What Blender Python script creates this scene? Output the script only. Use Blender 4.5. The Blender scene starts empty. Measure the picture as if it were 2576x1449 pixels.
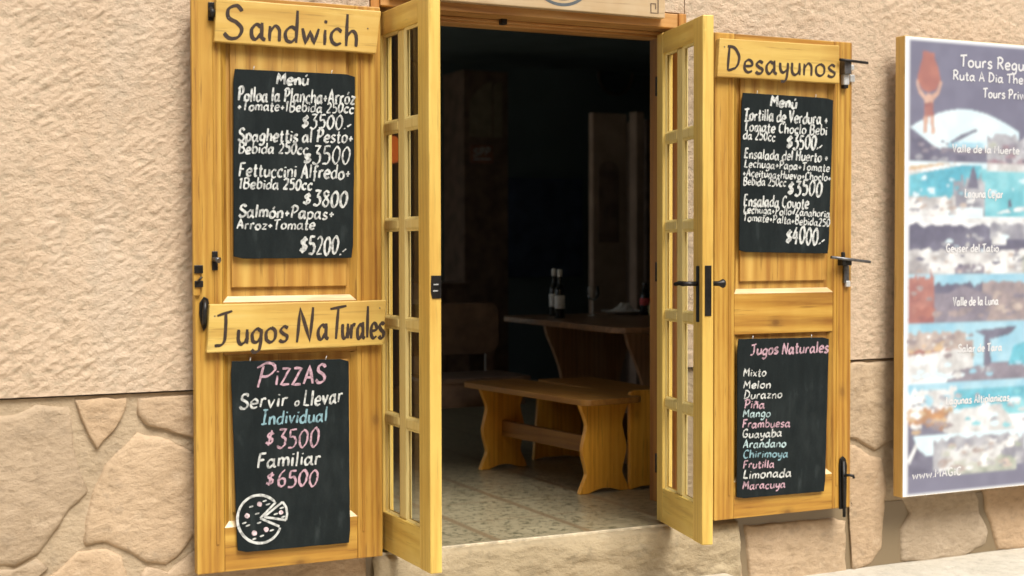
import bpy, bmesh, math, random
from mathutils import Vector, Matrix, noise
random.seed(7)
R = math.radians
scene = bpy.context.scene
COL = scene.collection

# ------------------------------------------------------------------ camera
CAM = Vector((0.0, -5.0394, 1.1502))
F, CX, CY = 3600.0, 1287.5, 724.5          # focal length and centre in 2575 px wide photo units
yaw, pitch, roll = R(26.1), R(1.6), R(0.12)
fw = Vector((math.sin(yaw)*math.cos(pitch), math.cos(yaw)*math.cos(pitch), -math.sin(pitch)))
rt0 = Vector((math.cos(yaw), -math.sin(yaw), 0)); dn0 = fw.cross(rt0)
rt = rt0*math.cos(roll)+dn0*math.sin(roll); dn = dn0*math.cos(roll)-rt0*math.sin(roll)
cd = bpy.data.cameras.new('camera'); cam = bpy.data.objects.new('camera', cd); COL.objects.link(cam)
cd.sensor_width = 36.0; cd.lens = F/2575.0*36.0; cd.clip_start = 0.05; cd.clip_end = 500
m3 = Matrix((rt, -dn, -fw)).transposed()
cam.matrix_world = Matrix.Translation(CAM) @ m3.to_4x4()
cd.dof.use_dof = True; cd.dof.focus_distance = 5.5; cd.dof.aperture_fstop = 1.9
scene.camera = cam

# ------------------------------------------------------------------ light
SUN_EL, SUN_AZ = R(56), R(172)      # light from the street side, high, a little from the right
w = bpy.data.worlds.new('World'); scene.world = w; w.use_nodes = True
nt = w.node_tree; bg = nt.nodes['Background']
sky = nt.nodes.new('ShaderNodeTexSky'); sky.sky_type = 'NISHITA'; sky.sun_disc = False
sky.sun_elevation = SUN_EL; sky.sun_rotation = SUN_AZ; sky.dust_density = 4.0; sky.air_density = 1.0; sky.ozone_density = 0.6
hs = nt.nodes.new('ShaderNodeHueSaturation'); hs.inputs['Saturation'].default_value = 0.12
nt.links.new(sky.outputs[0], hs.inputs['Color']); nt.links.new(hs.outputs[0], bg.inputs['Color'])
bg.inputs['Strength'].default_value = 0.085
sd = bpy.data.lights.new('sun', 'SUN'); so = bpy.data.objects.new('sun', sd); COL.objects.link(so)
sd.energy = 2.0; sd.angle = R(26); sd.color = (1.0, 0.95, 0.86)
ldir = Vector((0.14, -1.0, 1.5)).normalized()       # towards the sun
so.rotation_euler = ldir.to_track_quat('Z', 'Y').to_euler()
scene.view_settings.view_transform = 'Standard'; scene.view_settings.look = 'None'
scene.view_settings.exposure = 1.12; scene.view_settings.gamma = 1.0

# ------------------------------------------------------------------ helpers
def at(px, py, Y):
    """a point of the photo, on the upright plane y = Y"""
    d = rt*((px-CX)/F) + dn*((py-CY)/F) + fw
    return CAM + d*((Y-CAM.y)/d.y)
def atz(px, py, Z):
    d = rt*((px-CX)/F) + dn*((py-CY)/F) + fw
    return CAM + d*((Z-CAM.z)/d.z)

class MB:
    def __init__(s): s.v = []; s.f = []; s.m = []; s.sm = []
    def face(s, pts, mi=0, smooth=False):
        b = len(s.v); s.v += [tuple(p) for p in pts]; s.f.append(tuple(range(b, b+len(pts)))); s.m.append(mi); s.sm.append(smooth)
    def box(s, x0, x1, y0, y1, z0, z1, mi=0, rot=None, org=None):
        c = [Vector((x, y, z)) for x in (x0, x1) for y in (y0, y1) for z in (z0, z1)]
        if rot is not None:
            o = org if org is not None else Vector((0, 0, 0)); c = [rot @ (p-o)+o for p in c]
        b = len(s.v); s.v += [tuple(p) for p in c]
        for q in ((0,1,3,2),(4,6,7,5),(0,4,5,1),(2,3,7,6),(0,2,6,4),(1,5,7,3)):
            s.f.append(tuple(b+i for i in q)); s.m.append(mi); s.sm.append(False)
    def prism(s, poly, a, b, mi=0, axis='y'):
        """poly: (u,w) outline, extruded from a to b along axis"""
        def P(u, w_, t):
            return (u, t, w_) if axis == 'y' else ((t, u, w_) if axis == 'x' else (u, w_, t))
        n = len(poly); base = len(s.v)
        s.v += [P(u, w_, a) for u, w_ in poly] + [P(u, w_, b) for u, w_ in poly]
        s.f.append(tuple(base+i for i in range(n))); s.m.append(mi); s.sm.append(False)
        s.f.append(tuple(base+n+i for i in reversed(range(n)))); s.m.append(mi); s.sm.append(False)
        for i in range(n):
            j = (i+1) % n
            s.f.append((base+i, base+n+i, base+n+j, base+j)); s.m.append(mi); s.sm.append(False)
    def tube(s, pts, r, n=10, mi=0, cap=True):
        pts = [Vector(p) for p in pts]; rs = r if isinstance(r, (list, tuple)) else [r]*len(pts)
        b = len(s.v); k = len(pts)
        for i, p in enumerate(pts):
            t = (pts[min(i+1, k-1)]-pts[max(i-1, 0)]).normalized()
            u = t.orthogonal().normalized() if i == 0 else (u - t*u.dot(t)).normalized()
            v = t.cross(u)
            for j in range(n):
                a = 2*math.pi*j/n; s.v.append(tuple(p+u*math.cos(a)*rs[i]+v*math.sin(a)*rs[i]))
        for i in range(k-1):
            for j in range(n):
                s.f.append((b+i*n+j, b+i*n+(j+1) % n, b+(i+1)*n+(j+1) % n, b+(i+1)*n+j)); s.m.append(mi); s.sm.append(True)
        if cap:
            s.f.append(tuple(b+j for j in reversed(range(n)))); s.m.append(mi); s.sm.append(False)
            s.f.append(tuple(b+(k-1)*n+j for j in range(n))); s.m.append(mi); s.sm.append(False)
    def lathe(s, prof, c=(0, 0, 0), n=20, mi=0):
        b = len(s.v); c = Vector(c)
        for r, z in prof:
            for j in range(n):
                a = 2*math.pi*j/n; s.v.append((c.x+r*math.cos(a), c.y+r*math.sin(a), c.z+z))
        for i in range(len(prof)-1):
            for j in range(n):
                s.f.append((b+i*n+j, b+i*n+(j+1) % n, b+(i+1)*n+(j+1) % n, b+(i+1)*n+j)); s.m.append(mi); s.sm.append(True)
    def build(s, name, mats, parent=None, origin=None, bevel=0.0, seg=2):
        """link as one object; vertices are in world coordinates unless the parent has a local frame"""
        o = Vector(origin) if origin is not None else (Vector(parent['_o']) if parent is not None and '_o' in parent else Vector((0, 0, 0)))
        me = bpy.data.meshes.new(name)
        me.from_pydata([tuple(Vector(p)-o) for p in s.v], [], s.f); me.update()
        mats = mats if isinstance(mats, (list, tuple)) else [mats]
        for mm in mats: me.materials.append(mm)
        me.polygons.foreach_set('material_index', s.m); me.polygons.foreach_set('use_smooth', s.sm)
        bm = bmesh.new(); bm.from_mesh(me); bmesh.ops.recalc_face_normals(bm, faces=bm.faces); bm.to_mesh(me); bm.free()
        ob = bpy.data.objects.new(name, me); COL.objects.link(ob)
        if parent is not None:
            ob.parent = parent; ob['_o'] = tuple(o)
        else:
            ob.location = o; ob['_o'] = tuple(o)
        if bevel:
            md = ob.modifiers.new('bevel', 'BEVEL'); md.width = bevel; md.segments = seg; md.limit_method = 'ANGLE'; md.angle_limit = R(40)
        return ob
def tag(o, label=None, cat=None, group=None, kind=None):
    if label: o['label'] = label
    if cat: o['category'] = cat
    if group: o['group'] = group
    if kind: o['kind'] = kind
    return o
def thing(name, loc, label, cat, group=None, rz=0.0, local=False):
    e = bpy.data.objects.new(name, None); COL.objects.link(e); e.empty_display_size = 0.1
    e.location = loc; e.rotation_euler = (0, 0, rz); e['_o'] = (0, 0, 0) if local else tuple(loc)
    return tag(e, label, cat, group)

# ------------------------------------------------------------------ materials
def mat(name, rough=0.6, metal=0.0):
    m = bpy.data.materials.new(name); m.use_nodes = True
    b = m.node_tree.nodes['Principled BSDF']; b.inputs['Roughness'].default_value = rough; b.inputs['Metallic'].default_value = metal
    return m, m.node_tree, b
def N(nt, t, **kw):
    n = nt.nodes.new(t)
    for k, v in kw.items():
        if k in n.inputs: n.inputs[k].default_value = v
        else: setattr(n, k, v)
    return n
def ramp(nt, fac, stops):
    n = nt.nodes.new('ShaderNodeValToRGB'); e = n.color_ramp.elements
    e[0].position = stops[0][0]; e[0].color = (*stops[0][1], 1); e[1].position = stops[-1][0]; e[1].color = (*stops[-1][1], 1)
    for p, c in stops[1:-1]:
        x = e.new(p); x.color = (*c, 1)
    nt.links.new(fac, n.inputs[0]); return n.outputs[0]
def mixc(nt, fac, a, b, typ='MIX'):
    n = nt.nodes.new('ShaderNodeMix'); n.data_type = 'RGBA'; n.blend_type = typ
    for s, v in ((n.inputs[0], fac), (n.inputs[6], a), (n.inputs[7], b)):
        if hasattr(v, 'links'): nt.links.new(v, s)
        elif isinstance(v, (int, float)): s.default_value = v
        else: s.default_value = (*v, 1)
    return n.outputs[2]
def coords(nt, scale=(1, 1, 1), loc=(0, 0, 0), rot=(0, 0, 0)):
    tc = N(nt, 'ShaderNodeTexCoord'); mp = N(nt, 'ShaderNodeMapping')
    mp.inputs['Scale'].default_value = scale; mp.inputs['Location'].default_value = loc; mp.inputs['Rotation'].default_value = rot
    nt.links.new(tc.outputs['Object'], mp.inputs[0]); return mp.outputs[0]
def bump(nt, b, h, strength=0.3, dist=0.01):
    n = N(nt, 'ShaderNodeBump'); n.inputs['Strength'].default_value = strength; n.inputs['Distance'].default_value = dist
    nt.links.new(h, n.inputs['Height']); nt.links.new(n.outputs[0], b.inputs['Normal'])
def noise_(nt, vec, scale, detail=4, rough=0.55, dist=0.0):
    n = N(nt, 'ShaderNodeTexNoise'); n.inputs['Scale'].default_value = scale; n.inputs['Detail'].default_value = detail
    n.inputs['Roughness'].default_value = rough; n.inputs['Distortion'].default_value = dist
    nt.links.new(vec, n.inputs['Vector']); return n.outputs[0]
def plain(name, col, rough=0.6, metal=0.0, var=0.25, scale=12.0, emit=None):
    m, nt, b = mat(name, rough, metal); v = coords(nt)
    f = noise_(nt, v, scale, 5)
    c = ramp(nt, f, [(0.3, tuple(x*(1-var) for x in col)), (0.7, tuple(min(1, x*(1+var)) for x in col))])
    nt.links.new(c, b.inputs['Base Color'])
    if emit: b.inputs['Emission Color'].default_value = (*emit[0], 1); b.inputs['Emission Strength'].default_value = emit[1]
    return m

def wood(name, lo, mid, hi, grain='z', seed=0.0, ring=11.0, knots=0.6, rough=0.5, fine=0.5, drift=.36, wave=.26, coat=.06):
    m, nt, b = mat(name, rough)
    long_ = 0.055
    sc = {'z': (1, 1, long_), 'x': (long_, 1, 1), 'y': (1, long_, 1)}[grain]
    v = coords(nt, sc, (seed, seed*1.7, seed*0.6))
    g1 = noise_(nt, v, 42, 6, 0.6, 0.4)                       # fine fibres
    warp = noise_(nt, coords(nt, tuple(max(s, .12) for s in sc), (seed*2, 0, seed)), 5, 2, 0.5)
    # growth rings: distance warped bands
    wv = N(nt, 'ShaderNodeTexWave', wave_type='BANDS', bands_direction='DIAGONAL' if grain != 'z' else 'X')
    wv.inputs['Scale'].default_value = ring; wv.inputs['Distortion'].default_value = 7.0; wv.inputs['Detail'].default_value = 2.5
    wv.inputs['Detail Scale'].default_value = 1.2
    nt.links.new(v, wv.inputs['Vector'])
    st2 = noise_(nt, coords(nt, tuple(s if s == 1 else s*.5 for s in sc), (seed*5, seed, 2)), 17, 3, 0.5, 0.3)
    f = mixc(nt, 0.5, mixc(nt, wave, st2, wv.outputs[1]), g1)
    f2 = mixc(nt, 0.30, f, warp)
    c = ramp(nt, f2, [(0.34, lo), (0.5, mid), (0.64, hi)])
    # board-wide tone drift
    big = noise_(nt, coords(nt, (1, 1, .5), (seed, 3, 1)), 3.2, 5, .6)
    c = mixc(nt, ramp(nt, big, [(0.38, (0, 0, 0)), (0.66, (min(1, drift*1.5),)*3)]), c, mixc(nt, 1.0, c, (0.80, 0.62, 0.42), 'MULTIPLY'))
    # dark pores and a few pale scuffs
    pore = noise_(nt, coords(nt, sc, (seed*4, 1, seed)), 95, 3, .5)
    c = mixc(nt, ramp(nt, pore, [(.30, (.55,)*3), (.40, (0, 0, 0))]), c, tuple(x*.62 for x in lo))
    scuff = noise_(nt, coords(nt, (1, 1, 1), (seed, 8, 2)), 26, 6, .75)
    c = mixc(nt, ramp(nt, scuff, [(.66, (0, 0, 0)), (.74, (.45,)*3)]), c, tuple(min(.85, x*1.25) for x in hi))
    # knots
    if knots:
        vk = N(nt, 'ShaderNodeTexVoronoi'); vk.inputs['Scale'].default_value = 3.1; vk.inputs['Randomness'].default_value = 1.0
        ks = {'z': (1.6, 1.6, 1), 'x': (1, 1.6, 1.6), 'y': (1.6, 1, 1.6)}[grain]
        nt.links.new(coords(nt, ks, (seed*3, seed, seed*2)), vk.inputs['Vector'])
        kf = ramp(nt, vk.outputs['Distance'], [(0.0, (knots,)*3), (0.05, (knots*.75,)*3), (0.075, (knots*.35,)*3), (0.16, (0, 0, 0))])
        c = mixc(nt, kf, c, tuple(x*.55 for x in lo))
    nt.links.new(c, b.inputs['Base Color'])
    rg = ramp(nt, g1, [(0.2, (rough*.8,)*3), (0.8, (rough*1.3,)*3)]); nt.links.new(rg, b.inputs['Roughness'])
    bump(nt, b, f, 0.32, 0.004)
    b.inputs['Coat Weight'].default_value = coat; b.inputs['Coat Roughness'].default_value = 0.3
    return m

OR = ((0.21, 0.080, 0.009), (0.43, 0.232, 0.033), (0.55, 0.34, 0.064))    # orange varnished pine
YE = ((0.56, 0.36, 0.075), (0.715, 0.505, 0.120), (0.77, 0.575, 0.170))    # paler pine of the glazed leaves
W_V = wood('pine_upright', *OR, 'z', 0.3); W_H = wood('pine_rail', *OR, 'x', 1.1, wave=.45, ring=7, knots=.85)
W_P = wood('pine_panel', (0.33, .155, .026), (0.48, 0.275, 0.055), (0.58, 0.37, 0.09), 'z', 2.3, ring=5, knots=.85, wave=.42)
W_S = wood('pine_sill_lit', (0.54, 0.38, 0.18), (0.64, 0.48, 0.27), (0.70, 0.56, 0.35), 'x', 1.9, knots=0, rough=.3)  # paler pine for the sills: caught sky light put into the colour
Y_V = wood('pale_pine_upright', *YE, 'z', 4.2, knots=.3); Y_H = wood('pale_pine_rail', *YE, 'x', 5.2, knots=.3)
Y_M = wood('pale_pine_bar', (0.70, .52, .17), (.78, .61, .235), (.81, .655, .29), 'z', 6.1, knots=0, rough=.36, drift=.05)
SG = [wood('sign_board_wood', (0.44, .265, .058), (.57, .385, .095), (.64, .46, .14), 'x', s, ring=4, knots=.6, rough=.5, wave=.45) for s in (7.3, 8.9, 10.2)]
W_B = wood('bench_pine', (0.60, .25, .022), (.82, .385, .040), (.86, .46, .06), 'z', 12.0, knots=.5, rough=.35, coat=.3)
W_BX = wood('bench_pine_shaded', (0.24, .10, .018), (.36, .165, .03), (.44, .22, .05), 'y', 13.0, knots=.4)  # darker bench pine: the dim look of the seat top put into the colour
W_F = wood('door_frame_pine', (0.30, .13, .03), (.46, .235, .07), (.56, .31, .11), 'x', 14.0, knots=.2)
W_FV = wood('door_jamb_pine', (0.30, .12, .022), (.46, .21, .045), (.55, .28, .07), 'z', 15.0, knots=.2)
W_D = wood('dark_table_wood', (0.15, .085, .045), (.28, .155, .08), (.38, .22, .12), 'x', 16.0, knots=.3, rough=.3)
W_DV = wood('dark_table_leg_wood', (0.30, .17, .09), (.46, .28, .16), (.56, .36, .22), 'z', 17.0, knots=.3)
W_G = wood('grey_sign_wood', (0.36, .255, .14), (.48, .36, .215), (.54, .42, .27), 'x', 18.0, ring=5, knots=.3)
W_PF = wood('poster_frame_pine', (0.50, .29, .07), (.64, .41, .12), (.70, .48, .17), 'z', 19.0, knots=.3)

def stucco():
    m, nt, b = mat('plaster', 0.95); v = coords(nt)
    a = noise_(nt, v, 2.2, 3); c = noise_(nt, coords(nt, (1, 1, 1.6), rot=(0, R(35), 0)), 26, 6, .62)
    col = ramp(nt, a, [(0.3, (0.55, 0.41, 0.285)), (0.7, (0.615, 0.47, 0.337))])
    col = mixc(nt, ramp(nt, c, [(.36, (.6,)*3), (.5, (0, 0, 0))]), col, (0.385, .305, .21))
    st = noise_(nt, coords(nt, (1, 1, .35)), 3.4, 6, .65)
    col = mixc(nt, ramp(nt, st, [(.52, (0, 0, 0)), (.72, (.5,)*3)]), col, (0.54, .445, .345))
    d2 = noise_(nt, coords(nt, (1.3, 1, .8), (4, 2, 1)), 1.5, 6, .7)
    col = mixc(nt, ramp(nt, d2, [(.54, (0, 0, 0)), (.7, (.35,)*3)]), col, (0.40, .32, .225))
    nt.links.new(col, b.inputs['Base Color']); 
    g = noise_(nt, v, 120, 6, .7); s = N(nt, 'ShaderNodeMath', operation='ADD'); nt.links.new(c, s.inputs[0])
    k = N(nt, 'ShaderNodeMath', operation='MULTIPLY'); k.inputs[1].default_value = .6; nt.links.new(g, k.inputs[0]); nt.links.new(k.outputs[0], s.inputs[1])
    bump(nt, b, s.outputs[0], 0.8, 0.014); return m
STUCCO = stucco()
def stone(name, lo, hi):
    m, nt, b = mat(name, 0.9); v = coords(nt)
    a = noise_(nt, v, 3.5, 5, .6); c = noise_(nt, coords(nt, (1, 1, 1.7), rot=(0, R(30), 0)), 24, 7, .6)
    col = ramp(nt, a, [(0.3, lo), (0.7, hi)])
    col = mixc(nt, ramp(nt, c, [(.30, (.5,)*3), (.5, (0, 0, 0))]), col, tuple(x*.7 for x in lo))
    oi = N(nt, 'ShaderNodeObjectInfo'); tint = ramp(nt, oi.outputs['Random'], [(0, (.80, .78, .76)), (.35, (1, .96, .9)), (.65, (1.0, .90, .80)), (1, (.92, .94, .96))])
    col = mixc(nt, 1.0, col, tint, 'MULTIPLY')
    sp = noise_(nt, coords(nt, (1, 1, 1), (3, 1, 2)), 9, 7, .7)
    col = mixc(nt, ramp(nt, sp, [(.55, (0, 0, 0)), (.68, (.55,)*3)]), col, tuple(x*.66 for x in lo))
    col = mixc(nt, ramp(nt, sp, [(.30, (.5,)*3), (.42, (0, 0, 0))]), col, tuple(min(1, x*1.22) for x in hi))
    h2 = mixc(nt, .5, c, sp)
    nt.links.new(col, b.inputs['Base Color']); bump(nt, b, h2, 0.9, 0.02); return m
STONE = stone('sandstone', (0.40, .305, .205), (.51, .40, .285)); MORTAR = stone('mortar', (0.38, .30, .205), (.45, .36, .255))
STEP = stone('step_stone', (0.29, .235, .15), (.40, .33, .22))
PAVE = stone('pavement_concrete', (0.46, .43, .36), (.56, .53, .46))
def tiles():
    m, nt, b = mat('floor_tiles', 0.28); v = coords(nt)
    sx = N(nt, 'ShaderNodeSeparateXYZ'); nt.links.new(v, sx.inputs[0])
    def joint(out, off, per, wd):
        a = N(nt, 'ShaderNodeMath', operation='ADD'); a.inputs[1].default_value = -off+50*per; nt.links.new(out, a.inputs[0])
        p = N(nt, 'ShaderNodeMath', operation='PINGPONG'); p.inputs[1].default_value = per/2; nt.links.new(a.outputs[0], p.inputs[0])
        l = N(nt, 'ShaderNodeMapRange'); l.inputs[1].default_value = wd*.5; l.inputs[2].default_value = wd; l.inputs[3].default_value = 1; l.inputs[4].default_value = 0
        nt.links.new(p.outputs[0], l.inputs[0]); return l.outputs[0]
    jx = joint(sx.outputs[0], 2.415, .4125, .022); jy = joint(sx.outputs[1], .41, .41, .007)
    mx = N(nt, 'ShaderNodeMath', operation='MAXIMUM'); nt.links.new(jx, mx.inputs[0]); nt.links.new(jy, mx.inputs[1])
    a = noise_(nt, v, 9, 5, .6); s = noise_(nt, coords(nt, (1, 1, 1)), 30, 4, .65, .6)
    col = ramp(nt, a, [(.3, (.25, .21, .13)), (.7, (.36, .31, .20))])
    col = mixc(nt, ramp(nt, s, [(.40, (.85,)*3), (.48, (0, 0, 0))]), col, (.10, .095, .055))
    col = mixc(nt, mx.outputs[0], col, (.21, .155, .09)); nt.links.new(col, b.inputs['Base Color'])
    bump(nt, b, mx.outputs[0], -0.3, .003); return m
TILES = tiles()
def board():
    m, nt, b = mat('chalkboard_slate', 0.62); v = coords(nt)
    a = noise_(nt, coords(nt, (3, 1, 1)), 6, 5, .6); g = noise_(nt, v, 160, 3)
    col = ramp(nt, a, [(.35, (.007, .0105, .0115)), (.6, (.011, .0155, .0165)), (.76, (.028, .036, .037))])
    col = mixc(nt, ramp(nt, g, [(.5, (0,)*3), (.8, (.25,)*3)]), col, (.03, .035, .035))
    sm_ = noise_(nt, coords(nt, (1.2, 1, .45), (3, 0, 7)), 5, 6, .7)
    col = mixc(nt, ramp(nt, sm_, [(.50, (0, 0, 0)), (.72, (.4,)*3)]), col, (.034, .042, .043))
    nt.links.new(col, b.inputs['Base Color']); b.inputs['Specular IOR Level'].default_value = .12; return m
SLATE = board()
def chalk(name, c):
    m, nt, b = mat(name, 0.9); v = coords(nt); a = noise_(nt, v, 75, 4, .6)
    nt.links.new(ramp(nt, a, [(.36, tuple(x*.42 for x in c)), (.56, c)]), b.inputs['Base Color']); return m
CH = {'w': chalk('white_chalk', (.57, .585, .57)), 'p': chalk('pink_chalk', (.50, .325, .385)), 'b': chalk('blue_chalk', (.215, .365, .42)),
      'l': chalk('pale_blue_chalk', (.40, .53, .55)), 'pp': chalk('pale_pink_chalk', (.74, .58, .62))}
BURN = plain('burnt_lettering', (.034, .018, .010), .75, var=.4, scale=60)
IRON = plain('black_iron', (.022, .020, .019), .42, .6, var=.4, scale=40)
STEEL = plain('worn_grey_steel', (.16, .16, .165), .38, .8, var=.4, scale=40)
BRIGHT = plain('bare_metal', (.62, .63, .63), .35, .4, var=.2, scale=40)
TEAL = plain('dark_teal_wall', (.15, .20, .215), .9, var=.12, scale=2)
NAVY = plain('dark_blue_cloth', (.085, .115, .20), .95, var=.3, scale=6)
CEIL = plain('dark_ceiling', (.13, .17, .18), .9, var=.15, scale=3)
TAN = plain('tan_plaster', (.42, .31, .24), .9, var=.2, scale=5)
DARKW = plain('dark_wood', (.17, .115, .085), .45, var=.4, scale=9)
MAROON = plain('maroon_seat', (.05, .018, .02), .7, var=.3, scale=9)
CHROME = plain('grey_tube', (.12, .12, .115), .4, .5, var=.2)
WHITE = plain('white_ceramic', (.72, .72, .68), .3, var=.08)
CREAM = plain('cream_paper', (.78, .68, .36), .8, var=.12)
PAPER = plain('white_napkin', (.74, .74, .72), .9, var=.1)
LABEL = plain('white_label', (.70, .71, .70), .7, var=.15, scale=40)
REDL = plain('red_label', (.72, .09, .10), .6, var=.2, scale=40)
INK = plain('grey_ink', (.10, .10, .11), .7, var=.3)
ARCHD = plain('brown_niche_paint', (.22, .15, .12), .9, var=.3)
def bottleglass(name, c):
    m, nt, b = mat(name, .08); b.inputs['Base Color'].default_value = (*c, 1); b.inputs['Specular IOR Level'].default_value = .7
    nt.links.new(ramp(nt, noise_(nt, coords(nt), 20, 2), [(.3, tuple(x*.7 for x in c)), (.7, c)]), b.inputs['Base Color']); return m
BOT = bottleglass('dark_bottle_glass', (.012, .014, .012)); COLA = bottleglass('black_bottle_glass', (.010, .007, .006))
def glass():
    m = bpy.data.materials.new('clear_glass'); m.use_nodes = True; nt = m.node_tree; nt.nodes.clear()
    o = N(nt, 'ShaderNodeOutputMaterial'); t = N(nt, 'ShaderNodeBsdfTransparent'); g = N(nt, 'ShaderNodeBsdfGlossy'); g.inputs['Roughness'].default_value = .03
    t.inputs['Color'].default_value = (.93, .95, .94, 1)
    fr = N(nt, 'ShaderNodeFresnel'); fr.inputs['IOR'].default_value = 1.45; mx = N(nt, 'ShaderNodeMixShader')
    nt.links.new(fr.outputs[0], mx.inputs[0]); nt.links.new(t.outputs[0], mx.inputs[1]); nt.links.new(g.outputs[0], mx.inputs[2]); nt.links.new(mx.outputs[0], o.inputs[0]); return m
GLASS = glass()

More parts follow.
